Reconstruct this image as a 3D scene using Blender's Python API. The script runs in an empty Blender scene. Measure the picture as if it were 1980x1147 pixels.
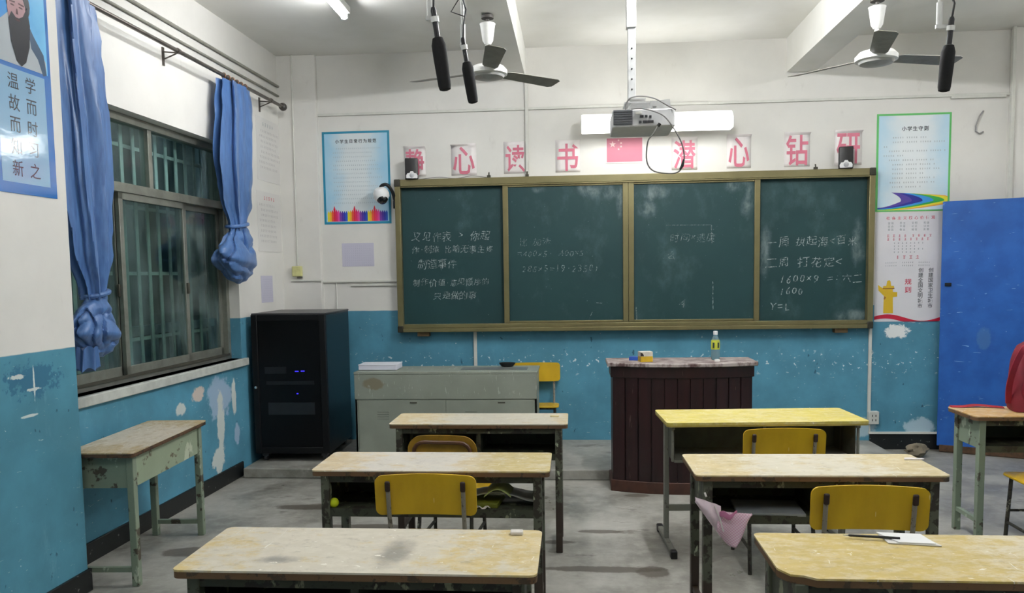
import bpy, math, random
from mathutils import Vector, Matrix, Euler, noise as mnoise
random.seed(7)
SC = bpy.context.scene
COL = SC.collection
PI = math.pi
R = math.radians

# ------------------------------------------------------------------ camera, world, exposure
YAW, PITCH, ROLL, FPX, CAMZ = .0790, .0747, -.0148, 1500.0, 1.60
fw = Vector((-math.sin(YAW)*math.cos(PITCH), math.cos(YAW)*math.cos(PITCH), -math.sin(PITCH)))
rt = Vector((math.cos(YAW), math.sin(YAW), 0)); up = rt.cross(fw)
r2 = rt*math.cos(ROLL)+up*math.sin(ROLL); u2 = up*math.cos(ROLL)-rt*math.sin(ROLL)
cam = bpy.data.cameras.new('camera'); camo = bpy.data.objects.new('camera', cam); COL.objects.link(camo)
m = Matrix((r2, u2, -fw)).transposed().to_4x4(); m.translation = Vector((0, 0, CAMZ)); camo.matrix_world = m
cam.sensor_width = 36; cam.lens = FPX/1980*36; cam.shift_y = (644.62-573.5)/1980; cam.clip_start = .05
SC.camera = camo
w = bpy.data.worlds.new('night'); SC.world = w; w.use_nodes = True
w.node_tree.nodes['Background'].inputs[0].default_value = (.35, .5, .6, 1)
w.node_tree.nodes['Background'].inputs[1].default_value = .12
SC.view_settings.view_transform = 'Standard'; SC.view_settings.look = 'None'
SC.view_settings.gamma = 1; SC.view_settings.use_curve_mapping = False
SC.view_settings.exposure = 0.37
TUBE_POWER, TUBE_POWER_MID, BOARD_LAMP = 68.0, 300.0, 7.0

# ------------------------------------------------------------------ room constants
WY = 7.08            # back wall
CEIL = 3.62
PLAT = .08           # dais height
LE = .0303; LX0 = -2.887   # left wall is not quite square to the back wall
def lw(t, off, z):   # a point in the left wall's frame: along, out into the room, up
    t += .0875
    return Vector((LX0+t*math.sin(LE)+off*math.cos(LE), t*math.cos(LE)-off*math.sin(LE), z))
LROT = PI/2-LE

# ------------------------------------------------------------------ material helpers
def S(r, g, b):
    f = lambda c: (c/255/12.92) if c/255 <= .04045 else ((c/255+.055)/1.055)**2.4
    return (f(r), f(g), f(b), 1)
class NT:
    def __init__(s, name):
        s.m = bpy.data.materials.new(name); s.m.use_nodes = True; s.t = s.m.node_tree; s.b = s.t.nodes['Principled BSDF']
        s.obj = None
    def n(s, typ, **k):
        nd = s.t.nodes.new(typ)
        for a, v in k.items(): setattr(nd, a, v)
        return nd
    def set(s, sock, v):
        if isinstance(v, bpy.types.NodeSocket): s.t.links.new(v, sock)
        else: sock.default_value = v
    def world(s): return s.n('ShaderNodeNewGeometry').outputs['Position']
    def local(s): return s.n('ShaderNodeTexCoord').outputs['Object']
    def sep(s, v):
        nd = s.n('ShaderNodeSeparateXYZ'); s.set(nd.inputs[0], v); return nd.outputs
    def scale(s, v, sc, off=(0, 0, 0)):
        nd = s.n('ShaderNodeMapping'); s.set(nd.inputs[0], v); nd.inputs['Scale'].default_value = sc; nd.inputs['Location'].default_value = off
        return nd.outputs[0]
    def noise(s, v, scale, detail=4, rough=.55, dist=0):
        nd = s.n('ShaderNodeTexNoise'); s.set(nd.inputs['Vector'], v); nd.inputs['Scale'].default_value = scale
        nd.inputs['Detail'].default_value = detail; nd.inputs['Roughness'].default_value = rough; nd.inputs['Distortion'].default_value = dist
        return nd.outputs[0]
    def step(s, v, a, b):
        nd = s.n('ShaderNodeMapRange'); nd.interpolation_type = 'SMOOTHSTEP'; s.set(nd.inputs[0], v)
        if a <= b: nd.inputs[1].default_value, nd.inputs[2].default_value = a, b
        else:
            nd.inputs[1].default_value, nd.inputs[2].default_value = b, a
            nd.inputs[3].default_value, nd.inputs[4].default_value = 1, 0
        return nd.outputs[0]
    def math(s, op, a, b=0.0):
        nd = s.n('ShaderNodeMath', operation=op); s.set(nd.inputs[0], a); s.set(nd.inputs[1], b); return nd.outputs[0]
    def mix(s, f, a, b):
        nd = s.n('ShaderNodeMix', data_type='RGBA'); s.set(nd.inputs[0], f); s.set(nd.inputs[6], a); s.set(nd.inputs[7], b); return nd.outputs[2]
    def blob(s, v, c, r, k=.8, ns=9, a0=1.08, a1=.78):
        a = s.n('ShaderNodeVectorMath', operation='SUBTRACT'); s.set(a.inputs[0], v); a.inputs[1].default_value = c
        d = s.n('ShaderNodeVectorMath', operation='DIVIDE'); s.set(d.inputs[0], a.outputs[0]); d.inputs[1].default_value = r
        l = s.n('ShaderNodeVectorMath', operation='LENGTH'); s.set(l.inputs[0], d.outputs[0])
        x = s.math('ADD', l.outputs['Value'], s.math('MULTIPLY', s.math('SUBTRACT', s.noise(v, ns, 6, .7), .5), k*2))
        return s.step(x, a0, a1)
    def fin(s, col, rough=.6, metal=0, spec=.5, bump=None, bs=.2, **kw):
        s.set(s.b.inputs['Base Color'], col); s.set(s.b.inputs['Roughness'], rough); s.set(s.b.inputs['Metallic'], metal)
        s.b.inputs['Specular IOR Level'].default_value = spec
        for k, v in kw.items(): s.set(s.b.inputs[k.replace('_', ' ')], v)
        if bump is not None:
            nd = s.n('ShaderNodeBump'); nd.inputs['Strength'].default_value = bs; nd.inputs['Distance'].default_value = .01
            s.set(nd.inputs['Height'], bump); s.t.links.new(nd.outputs[0], s.b.inputs['Normal'])
        return s.m
def plain(name, rgb, rough=.55, metal=0, spec=.5, var=.12, sc=14, **kw):
    q = NT(name); v = q.local(); n = q.noise(v, sc, 4)
    c = S(*rgb); d = tuple(x*(1-var*2) for x in c[:3])+(1,)
    return q.fin(q.mix(q.step(n, .25, .7), d, c), rough, metal, spec, **kw)
def chipped(name, rgb, chip, amount=.56, sc=30, rough=.55, dark=None, darkz=None, metal=0, light=None):
    q = NT(name); v = q.local(); c = q.mix(q.noise(v, 6), tuple(x*.75 for x in S(*rgb)[:3])+(1,), S(*rgb))
    n = q.noise(v, sc, 5, .6)
    c = q.mix(q.step(n, amount, amount+.05), c, S(*chip))
    if light:
        c = q.mix(q.step(q.noise(q.scale(v, (1, 1, .5), (3, 1, 2)), sc*.9, 4, .6), .62, .66), c, S(*light))
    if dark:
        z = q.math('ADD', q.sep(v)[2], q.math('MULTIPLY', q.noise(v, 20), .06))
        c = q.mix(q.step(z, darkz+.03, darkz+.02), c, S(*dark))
    return q.fin(c, rough, metal, bump=n, bs=.15)
def emit(name, rgb, strength):
    q = NT(name); q.b.inputs['Base Color'].default_value = S(*rgb); q.b.inputs['Emission Color'].default_value = S(*rgb)
    q.b.inputs['Emission Strength'].default_value = strength; return q.m

# ------------------------------------------------------------------ mesh helpers
class MB:
    def __init__(s, oz=0.0): s.v = []; s.f = []; s.mi = []; s.oz = oz
    def add(s, vs, fs, mi=0, M=None):
        o = len(s.v)
        s.v += [tuple(M @ Vector(p)) if M else tuple(p) for p in vs]
        s.f += [tuple(i+o for i in f) for f in fs]; s.mi += [mi]*len(fs); return s
    def box(s, c, d, mi=0, rot=None):
        x, y, z = d[0]/2, d[1]/2, d[2]/2
        M = Matrix.Translation(c) @ (Euler(rot).to_matrix().to_4x4() if rot else Matrix())
        return s.add([(-x, -y, -z), (x, -y, -z), (x, y, -z), (-x, y, -z), (-x, -y, z), (x, -y, z), (x, y, z), (-x, y, z)],
                     [(0, 3, 2, 1), (4, 5, 6, 7), (0, 1, 5, 4), (1, 2, 6, 5), (2, 3, 7, 6), (3, 0, 4, 7)], mi, M)
    def span(s, a, b, mi=0):
        return s.box([(a[i]+b[i])/2 for i in range(3)], [abs(b[i]-a[i]) for i in range(3)], mi)
    def tube(s, pts, r, n=8, mi=0, cap=True):
        pts = [Vector(p) for p in pts]; rr = r if isinstance(r, (list, tuple)) else [r]*len(pts)
        rings = []; prev = None
        for i, p in enumerate(pts):
            t = (pts[min(i+1, len(pts)-1)]-pts[max(i-1, 0)]).normalized()
            if prev is None: a = t.orthogonal().normalized()
            else: a = (prev-t*prev.dot(t)).normalized()
            prev = a; b = t.cross(a)
            rings.append([p+(a*math.cos(2*PI*k/n)+b*math.sin(2*PI*k/n))*rr[i] for k in range(n)])
        vs = [p for g in rings for p in g]; fs = []
        for i in range(len(pts)-1):
            for k in range(n): fs.append((i*n+k, i*n+(k+1) % n, (i+1)*n+(k+1) % n, (i+1)*n+k))
        if cap: fs += [tuple(reversed(range(n))), tuple(range((len(pts)-1)*n, len(pts)*n))]
        return s.add(vs, fs, mi)
    def lathe(s, prof, n=24, M=None, mi=0):
        vs = []; fs = []
        for r, z in prof: vs += [(r*math.cos(2*PI*k/n), r*math.sin(2*PI*k/n), z) for k in range(n)]
        for i in range(len(prof)-1):
            for k in range(n): fs.append((i*n+k, i*n+(k+1) % n, (i+1)*n+(k+1) % n, (i+1)*n+k))
        fs += [tuple(reversed(range(n))), tuple(range((len(prof)-1)*n, len(prof)*n))]
        return s.add(vs, fs, mi, M)
    def prism(s, poly, z0, z1, mi=0, M=None):
        n = len(poly)
        return s.add([(x, y, z0) for x, y in poly]+[(x, y, z1) for x, y in poly],
                     [tuple(reversed(range(n))), tuple(range(n, 2*n))]+[(i, (i+1) % n, n+(i+1) % n, n+i) for i in range(n)], mi, M)
    def flat(s, poly, y=0.0, mi=0):      # a printed shape in the local x-z plane, facing -y
        return s.add([(x, y, z+s.oz) for x, z in poly], [tuple(range(len(poly)))], mi)
    def rect(s, x0, z0, x1, z1, y=0.0, mi=0): return s.flat([(x0, z0), (x1, z0), (x1, z1), (x0, z1)], y, mi)
    def loft(s, rings, mi=0, closed=True, cap=True):
        n = len(rings[0]); vs = [p for g in rings for p in g]; fs = []
        for i in range(len(rings)-1):
            for k in range(n if closed else n-1): fs.append((i*n+k, i*n+(k+1) % n, (i+1)*n+(k+1) % n, (i+1)*n+k))
        if cap and closed: fs += [tuple(reversed(range(n))), tuple(range((len(rings)-1)*n, len(rings)*n))]
        return s.add(vs, fs, mi)
    def build(s, name, mats, parent=None, smooth=True, bevel=0, loc=None, rz=0, seg=2):
        me = bpy.data.meshes.new(name); me.from_pydata(s.v, [], s.f)
        for mt in (mats if isinstance(mats, (list, tuple)) else [mats]): me.materials.append(mt)
        me.polygons.foreach_set('material_index', s.mi)
        if smooth: me.polygons.foreach_set('use_smooth', [True]*len(me.polygons)); me.set_sharp_from_angle(angle=R(38))
        me.update()
        o = bpy.data.objects.new(name, me); COL.objects.link(o)
        if parent: o.parent = parent
        if loc is not None: o.location = loc
        if rz: o.rotation_euler = (0, 0, rz)
        if bevel:
            b = o.modifiers.new('bevel', 'BEVEL'); b.width = bevel; b.segments = seg; b.limit_method = 'ANGLE'; b.angle_limit = R(40)
        return o
def rrect(w, h, r, n=5, cx=0, cy=0):     # rounded rectangle outline, counter-clockwise
    o = []
    for sx, sy, a in ((1, 1, 0), (-1, 1, 90), (-1, -1, 180), (1, -1, 270)):
        for k in range(n+1):
            t = R(a+90*k/n); o.append((cx+sx*(w/2-r)+r*math.cos(t), cy+sy*(h/2-r)+r*math.sin(t)))
    return o
def tag(o, label, cat, group=None):
    o['label'] = label; o['category'] = cat
    if group: o['group'] = group
    return o
def thing(name, label, cat, loc=(0, 0, 0), rz=0, group=None):
    o = bpy.data.objects.new(name, None); COL.objects.link(o); o.location = loc; o.rotation_euler = (0, 0, rz); o.empty_display_size = .1
    return tag(o, label, cat, group)
def struct(o): o['kind'] = 'structure'; return o
XZ = Matrix(((1, 0, 0, 0), (0, 0, -1, 0), (0, 1, 0, 0), (0, 0, 0, 1)))   # (x,y,z) -> (x,-z,y): prisms standing in the x-z plane

# glyph outlines from Blender's own default typeface
_g = {}
def glyph(ch, off=0.0):
    k = (ch, off)
    if k not in _g:
        c = bpy.data.curves.new('glyph', 'FONT'); c.body = ch; c.size = 1; c.resolution_u = 2; c.offset = off
        o = bpy.data.objects.new('glyph', c); COL.objects.link(o)
        me = o.to_mesh(); vs = [(v.co.x, v.co.y) for v in me.vertices]; fs = [tuple(p.vertices) for p in me.polygons]
        o.to_mesh_clear(); bpy.data.objects.remove(o); bpy.data.curves.remove(c)
        if vs:
            x0 = min(v[0] for v in vs); x1 = max(v[0] for v in vs); z0 = min(v[1] for v in vs); z1 = max(v[1] for v in vs)
        else: x0 = x1 = z0 = z1 = 0
        _g[k] = (vs, fs, (x0+x1)/2, (z0+z1)/2, x1-x0, z1-z0)
    return _g[k]
def put(mb, ch, x, z, w, h=None, y=0.0, mi=0, off=0.0, rot=0, shear=0, fit=False):
    """one character centred at (x, z); fit=True stretches it to w x h"""
    vs, fs, cx, cz, gw, gh = glyph(ch, off)
    if not vs: return
    sx, sz = (w/gw, h/gh) if fit else (w, h or w)
    ca, sa = math.cos(rot), math.sin(rot); out = []
    for a, b in vs:
        a = (a-cx)*sx; b = (b-cz)*sz; a += shear*b
        out.append((x+a*ca-b*sa, y, z+a*sa+b*ca))
    mb.add(out, fs, mi)
def line(mb, text, x, z, size, adv=None, y=0.0, mi=0, off=0.0, jit=0, shear=0, cjk=.92):
    for ch in text:
        if ch == ' ': x += (adv or size)*.6; continue
        wd = (adv or size) if ord(ch) > 255 else (adv or size)*.58
        j = lambda k: random.uniform(-k, k)*jit
        put(mb, ch, x+wd/2, z+j(.08)*size, size*cjk*(1+j(.12)), size*cjk*(1+j(.12)), y, mi, off, j(.14), shear)
        x += wd*(1+j(.08))
def greek(mb, x, z, n, size, y=0.0, mi=0, adv=None):   # illegible small print: n little clusters of strokes
    adv = adv or size
    for i in range(n):
        cx = x+i*adv+adv/2; s = size*.4
        for k in range(3):
            zz = z+(-s+s*k)*.9; wv = s*random.uniform(.5, 1)
            mb.rect(cx-wv, zz-size*.06, cx+wv, zz+size*.06, y, mi)
        xx = cx+random.uniform(-.3, .3)*s; mb.rect(xx-size*.06, z-s, xx+size*.06, z+s, y, mi)

# ------------------------------------------------------------------ materials of the room
def wall_mat(name, z0, blobs=(), band=None, white=(228, 226, 220), blue=(90, 154, 180), amt=.725):
    q = NT(name); p = q.world(); z = q.sep(p)[2]
    nb = q.noise(p, 2.2, 5, .6)
    wc = q.mix(q.step(nb, .3, .7), tuple(c*.93 for c in S(*white)[:3])+(1,), S(*white))
    wc = q.mix(q.math('MULTIPLY', q.step(q.noise(q.scale(p, (3, 3, 1.2)), 3, 5, .65), .62, .8), .22), wc, S(160, 152, 138))
    bc = q.mix(q.step(q.noise(p, 3, 5, .6), .3, .7), S(*[c*.88 for c in blue]), S(*blue))
    bc = q.mix(q.math('MULTIPLY', q.step(q.noise(q.scale(p, (1, 1, .3), (5, 2, 1)), 7, 6, .7), .6, .75), .35), bc, S(130, 178, 195))
    fl = q.step(q.noise(p, 42, 3, .5), amt, amt+.03)
    mask = q.step(q.noise(q.scale(p, (1, 1, 1), (9, 9, 9)), 3.5, 3, .5), .42, .6)
    if band:
        bm_ = q.math('MULTIPLY', q.step(z, band[0]-.06, band[0]), q.step(z, band[1]+.04, band[1]-.03))
        fl2 = q.step(q.noise(p, 24, 3, .55), .635, .665)
        fl = q.math('MAXIMUM', q.math('MULTIPLY', fl, mask), q.math('MULTIPLY', fl2, bm_))
    else: fl = q.math('MULTIPLY', fl, mask)
    bc = q.mix(fl, bc, S(214, 224, 226))
    sc = q.step(q.noise(q.scale(p, (1.5, 1.5, 8), (1, 7, 3)), 9, 2, .4, 1.5), .735, .76)
    bc = q.mix(q.math('MULTIPLY', sc, .7), bc, S(190, 205, 205))
    bc = q.mix(q.step(q.noise(q.scale(p, (1, 1, .6), (3, 3, 4)), 16, 3, .5), .70, .74), bc, S(48, 92, 112))
    for c, r_, col, k, ns in blobs: bc = q.mix(q.blob(p, c, r_, k, ns), bc, S(*col))
    zz = q.math('ADD', z, q.math('MULTIPLY', q.math('SUBTRACT', q.noise(p, 8), .5), .008))
    c = q.mix(q.step(zz, z0+.003, z0-.003), wc, bc)
    return q.fin(c, .5, spec=.35, bump=nb, bs=.12)
PALE, PINK, LILAC = (206, 214, 210), (208, 196, 186), (158, 184, 208)
M_left = wall_mat('paint_left_wall', 1.285, [
    ((-2.72, 5.40, .77), (.2, .10, .055), PINK, .8, 14), ((-2.73, 5.16, .70), (.2, .075, .045), PALE, .8, 16),
    ((-2.71, 5.72, .70), (.2, .22, .16), LILAC, 1.1, 7), ((-2.71, 5.72, .50), (.2, .06, .26), PALE, .9, 11),
    ((-2.71, 5.66, .22), (.2, .10, .10), PALE, 1.0, 12), ((-2.70, 5.98, .36), (.2, .05, .09), LILAC, .6, 14), ((-2.70, 5.95, .66), (.2, .04, .15), PALE, .6, 14)])
M_pillar = wall_mat('paint_pillar', 1.272, [((-2.5, 3.42, 1.14), (.1, .17, .09), (58, 112, 140), 1.8, 22), ((-2.5, 3.42, 1.10), (.1, .045, .008), PALE, .9, 40), ((-2.5, 3.425, 1.13), (.1, .006, .09), PALE, .9, 40), ((-2.5, 3.32, 1.17), (.1, .05, .012), PALE, 1.2, 40), ((-2.5, 3.38, .98), (.1, .06, .008), PALE, .5, 25)], blue=(84, 146, 168))
M_back = wall_mat('paint_back_wall', 1.29, [((2.85, 7.08, 1.06), (.10, .2, .065), (238, 240, 238), 1.2, 15), ((3.07, 7.08, .20), (.14, .2, .09), (176, 202, 214), .9, 9), ((2.55, 7.08, .2), (.16, .2, .09), (170, 196, 206), .6, 9)], band=(.72, .88))
q = NT('ceiling_paint'); p = q.world(); nb = q.noise(p, 1.5, 4)
M_ceil = q.fin(q.mix(q.step(nb, .3, .7), S(224, 223, 216), S(235, 234, 229)), .7, spec=.2)
M_white = plain('old_white_paint', (226, 224, 217), .6, var=.04, sc=5, spec=.3)
q = NT('concrete_floor'); p = q.world(); n1 = q.noise(p, 1.6, 7, .65); n2 = q.noise(p, 14, 5, .6)
c = q.mix(q.step(n1, .32, .68), S(116, 114, 106), S(168, 166, 158)); c = q.mix(q.math('MULTIPLY', q.step(n2, .4, .75), .35), c, S(188, 186, 178))
c = q.mix(q.math('MULTIPLY', q.step(q.noise(q.scale(p, (1, 2.2, 1), (4, 4, 0)), 2.6, 6, .7), .58, .70), .65), c, S(84, 79, 70))
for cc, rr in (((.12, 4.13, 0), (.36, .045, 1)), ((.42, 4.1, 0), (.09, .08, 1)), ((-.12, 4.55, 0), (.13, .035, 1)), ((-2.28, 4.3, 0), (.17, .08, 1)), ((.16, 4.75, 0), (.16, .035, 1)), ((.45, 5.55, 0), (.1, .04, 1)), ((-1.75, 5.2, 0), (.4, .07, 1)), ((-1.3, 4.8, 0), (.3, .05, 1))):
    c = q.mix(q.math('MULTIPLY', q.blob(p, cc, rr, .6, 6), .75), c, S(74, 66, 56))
M_floor = q.fin(c, q.step(n1, -.2, 1.3), spec=.4, bump=n2, bs=.12)
q = NT('black_skirting'); p = q.world()
M_base = q.fin(q.mix(q.step(q.noise(p, 25, 4), .66, .72), S(20, 23, 24), S(120, 122, 118)), .4)

# ------------------------------------------------------------------ room shell
struct(MB().span((-3.4, -2.8, -.2), (4.5, 7.4, 0)).build('floor', M_floor, smooth=False))
struct(MB().span((-2.66, 5.96, 0), (2.63, WY, PLAT)).build('platform', M_floor, smooth=False, bevel=.008))
struct(MB().span((-3.4, -2.8, CEIL), (4.5, 7.4, CEIL+.2)).build('ceiling', M_ceil, smooth=False))
for xa, xb, z in ((-.668, -.405, 3.352), (1.874, 2.12, 3.330)):
    struct(MB().span((xa, -2.7, z), (xb, WY+.02, CEIL+.02)).build('ceiling_beam', M_ceil, smooth=False))
struct(MB().span((-3.2, WY, 0), (4.4, WY+.22, CEIL)).build('wall_back', M_back, smooth=False))
struct(MB().span((-2.95, WY-.05, 0), (-2.315, WY+.02, CEIL)).build('corner_column', M_back, smooth=False, bevel=.006))
struct(MB().span((3.735, WY-.07, 0), (4.3, WY+.02, CEIL)).build('corner_column', M_back, smooth=False, bevel=.006))
struct(MB().span((4.05, -2.8, 0), (4.3, WY, CEIL)).build('wall_right', M_back, smooth=False))
struct(MB().span((-3.2, -2.8, 0), (4.3, -2.6, CEIL)).build('wall_rear', M_back, smooth=False))
# left wall in its own frame: origin on the wall line, local x along it, local y pointing outdoors
W0, W1, WZ0, WZ1 = 3.75, 6.03, .955, 2.655
wl = MB()
wl.span((-2.9, 0, 0), (W0, .22, CEIL)); wl.span((W1, 0, 0), (7.2, .22, CEIL))
wl.span((W0, 0, 0), (W1, .22, WZ0)); wl.span((W0, 0, WZ1), (W1, .22, CEIL))
struct(wl.build('wall_left', M_left, loc=lw(0, 0, 0), rz=LROT, smooth=False))
struct(MB().span((2.95, -.26, 0), (3.65, .02, CEIL)).build('wall_pillar', M_pillar, loc=lw(0, 0, 0), rz=LROT, smooth=False, bevel=.004))
bb = MB().span((3.65, -.014, 0), (5.965, .01, .118)); struct(bb.build('baseboard_left', M_base, loc=lw(0, 0, 0), rz=LROT, bevel=.004))
bb = MB().span((2.93, -.274, 0), (3.664, -.25, .118)).span((3.64, -.27, 0), (3.664, .0, .118)); struct(bb.build('baseboard_pillar', M_base, loc=lw(0, 0, 0), rz=LROT, bevel=.004))
struct(MB().span((2.63, WY-.016, 0), (3.735, WY+.01, .142)).build('baseboard_back', M_base, bevel=.004))
struct(MB().span((2.62, WY-.03, .142), (3.735, WY+.01, .158)).build('trim_1', M_white))
# sill board
struct(MB().span((W0-.02, -.035, WZ0-.06), (W1+.06, .2, WZ0)).build('trim_2', plain('sill_cement', (196, 200, 194), .6, var=.12), loc=lw(0, 0, 0), rz=LROT, bevel=.006))

# window: aluminium sliders under a fixed transom row
M_alu = plain('dull_aluminium', (150, 152, 142), .42, .55, var=.12)
M_aludark = plain('dark_aluminium_track', (84, 82, 72), .5, .4)  # darker aluminium for the track and latches
def window_glass(name, tint, grime):
    q = NT(name)
    tr = q.n('ShaderNodeBsdfTransparent'); tr.inputs[0].default_value = tint
    gl = q.n('ShaderNodeBsdfGlossy'); gl.inputs[0].default_value = (.75, .9, .9, 1); gl.inputs[1].default_value = .12
    dust = q.n('ShaderNodeBsdfDiffuse'); dust.inputs[0].default_value = (.26, .36, .36, 1)
    fr = q.n('ShaderNodeFresnel'); fr.inputs[0].default_value = 1.5
    m1 = q.n('ShaderNodeMixShader'); m2 = q.n('ShaderNodeMixShader')
    q.t.links.new(q.math('MULTIPLY', q.math('ADD', fr.outputs[0], .04), q.math('SUBTRACT', 1.0, q.n('ShaderNodeNewGeometry').outputs['Backfacing'])), m1.inputs[0]); q.t.links.new(tr.outputs[0], m1.inputs[1]); q.t.links.new(gl.outputs[0], m1.inputs[2])
    q.t.links.new(q.math('MULTIPLY', q.step(q.noise(q.scale(q.local(), (1, 1, .4)), 5, 5, .6), .3, .8), grime), m2.inputs[0]); q.t.links.new(m1.outputs[0], m2.inputs[1]); q.t.links.new(dust.outputs[0], m2.inputs[2])
    q.t.links.new(m2.outputs[0], q.t.nodes['Material Output'].inputs[0]); return q.m
M_glass = window_glass('tinted_glass', (.80, .90, .87, 1), .12)
M_grimy = window_glass('grimy_glass', (.60, .70, .66, 1), .30)
win = bpy.data.objects.new('window_1', None); COL.objects.link(win); win.location = lw(0, -.055, 0); win.rotation_euler = (0, 0, LROT); struct(win)
f = MB(); TZ = 2.19
f.span((W0, .03, WZ0), (W0+.05, .11, WZ1)); f.span((W1-.045, .03, WZ0), (W1, .11, WZ1))
f.span((W0, .03, WZ0), (W1, .11, WZ0+.04)); f.span((W0, .03, WZ1-.05), (W1, .11, WZ1)); f.span((W0, .025, TZ-.03), (W1, .115, TZ+.03))
f.build('window_frame', M_alu, win, bevel=.003)
mu = MB(); mu.span((4.975, .035, TZ), (5.02, .1, WZ1)); mu.build('mullion', M_alu, win, bevel=.003)
mu = MB().span((W0+.05, .02, WZ0+.03), (W1-.045, .03, WZ0+.05)); mu.build('track', M_aludark, win)
for a, b in ((W0+.05, 4.975), (5.02, W1-.045)): MB().span((a, .062, TZ+.03), (b, .068, WZ1-.05)).build('pane', M_glass, win, smooth=False)
def sash(a, b, y, nm='sash', hand=None):
    z0, z1 = WZ0+.04, TZ-.03; s_ = MB(); wd = .042
    s_.span((a, y-.014, z0), (a+wd, y+.014, z1)); s_.span((b-wd, y-.014, z0), (b, y+.014, z1))
    s_.span((a, y-.014, z0), (b, y+.014, z0+.06)); s_.span((a, y-.014, z1-.045), (b, y+.014, z1))
    o = s_.build(nm, M_alu, win, bevel=.002)
    MB().span((a+wd, y-.003, z0+.06), (b-wd, y+.003, z1-.045)).build('pane', M_grimy, o, smooth=False)
    if hand is not None: MB().span((hand-.012, y-.03, 1.50), (hand+.012, y-.014, 1.58)).build('latch', M_aludark, o, bevel=.003)
sash(W0+.05, 4.66, .084, hand=4.62); sash(4.62, 5.42, .05, hand=5.395); sash(5.38, W1-.045, .084)
br = MB()
for k in range(17): x = W0+.08+k*.135; br.span((x-.017, .186, WZ0), (x+.017, .194, WZ1))
for z in (1.2, 1.65, 2.1, 2.5): br.span((W0, .194, z-.012), (W1, .20, z+.012))
br.build('window_bar_grille', plain('bar_paint', (214, 226, 228), .5), win)
# dim corridor outside
M_out = plain('corridor_wall', (84, 116, 104), .8, sc=2, var=.2)
ow = MB().span((3.0, 2.2, 0), (20, 2.3, 3.6)); struct(ow.build('corridor_wall', M_out, loc=lw(0, 0, 0), rz=LROT))
struct(MB().span((2.0, .22, -.2), (20, 2.3, -.02)).build('corridor_floor', M_floor, loc=lw(0, 0, 0), rz=LROT))
og = MB()
for k in range(24): x = 6.0+k*.55; og.span((x, 2.1, .1), (x+.16, 2.2, 1.05 if k % 3 else 3.4))
og.span((5.8, 2.08, 1.0), (19.5, 2.2, 1.1)); struct(og.build('corridor_railing', plain('railing_paint', (190, 210, 210), .6), loc=lw(0, 0, 0), rz=LROT))
# door leaf standing open against the front of the right-hand corner
q = NT('door_blue'); v = q.local(); n = q.noise(v, 5, 5)
c = q.mix(q.step(n, .3, .7), S(26, 82, 160), S(38, 98, 180)); c = q.mix(q.math('MULTIPLY', q.blob(v, (.33, 0, .97), (.055, .2, .10), .5, 40), .5), c, S(78, 122, 172))
c = q.mix(q.step(q.noise(q.scale(v, (1.2, 1, 9), (2, 2, 2)), 7, 2, .4, 1), .73, .75), c, S(130, 165, 210))
c = q.mix(q.step(q.noise(v, 50, 2), .74, .76), c, S(170, 190, 215)); M_door = q.fin(c, .42, bump=n, bs=.05)
dr = bpy.data.objects.new('door_1', None); COL.objects.link(dr); dr.location = (3.17, 6.985, .035); dr.rotation_euler = (0, 0, -math.atan2(.27, .57)); struct(dr)
MB().span((0, 0, .02), (.93, .045, 2.14)).build('door_leaf', M_door, dr, bevel=.004)
MB().span((.02, -.004, -.03), (.93, .05, .03)).build('bottom_rail', plain('rusty_rail', (92, 66, 44), .7, var=.25, sc=30), dr, bevel=.002)
MB().box((.055, -.006, 1.43), (.05, .014, .03)).build('lock', plain('lock_black', (26, 30, 38), .4, .4), dr, bevel=.003)

# ------------------------------------------------------------------ conduits
M_pvc = plain('white_conduit', (216, 216, 208), .45, var=.05)
k_ = [3]
def trim(mb, mat=M_pvc, **kw): o = struct(mb.build('trim_%d' % k_[0], mat, bevel=.002, **kw)); k_[0] += 1; return o
trim(MB().span((-2.315, WY-.018, 3.075), (1.2, WY, 3.097)).span((1.2, WY-.018, 3.073), (3.735, WY, 3.094)))
trim(MB().span((3.25, WY-.03, 3.055), (3.70, WY, 3.075)))
trim(MB().span((-.412, WY-.03, 2.48), (-.385, WY, 3.36)))
trim(MB().span((-.915, WY-.02, PLAT), (-.885, WY, 1.10)))
trim(MB().span((2.607, WY-.02, .33), (2.633, WY, 1.09)).span((2.625, WY-.016, .158), (2.635, WY, .24)))
trim(MB().span((-2.60, WY-.066, 1.572), (-2.315, WY-.05, 1.588)).span((-2.48, WY-.02, 1.556), (-1.60, WY, 1.574)).span((-2.05, WY-.016, 1.52), (-1.60, WY, 1.538)))
trim(MB().tube([(-2.53, WY-.056, CEIL), (-2.535, WY-.056, 1.72)], .008))
trim(MB().tube([(-2.19, WY-.006, 1.56), (-2.19, WY-.006, PLAT)], .005))
trim(MB().tube([(3.9, -.0, 3.345), (7.03, 0, 3.345)], .012).tube([(3.9, -.0, 3.26), (6.95, 0, 3.26)], .009), plain('grey_conduit', (150, 148, 138), .5), loc=lw(0, .012, 0), rz=LROT)
trim(MB().span((3.705, WY-.1, 1.4), (3.73, WY-.07, CEIL)))
ob = thing('wall_outlet', 'white power outlet box low on blue wall under right conduit', 'outlet', (2.652, WY, .235))
MB().box((0, -.025, .055), (.09, .05, .115)).build('outlet_box', M_pvc, ob, bevel=.006)
sl = MB(); [sl.box((x, -.051, z), (.006, .004, .018)) for x in (-.015, .015) for z in (.035, .075)]; sl.build('socket_slot', plain('slot_dark', (40, 40, 42), .5), ob)
yb = thing('switch_box', 'small yellowed switch box on corner column above the conduit', 'switch', (-2.535, WY-.05, 1.62))
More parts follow.
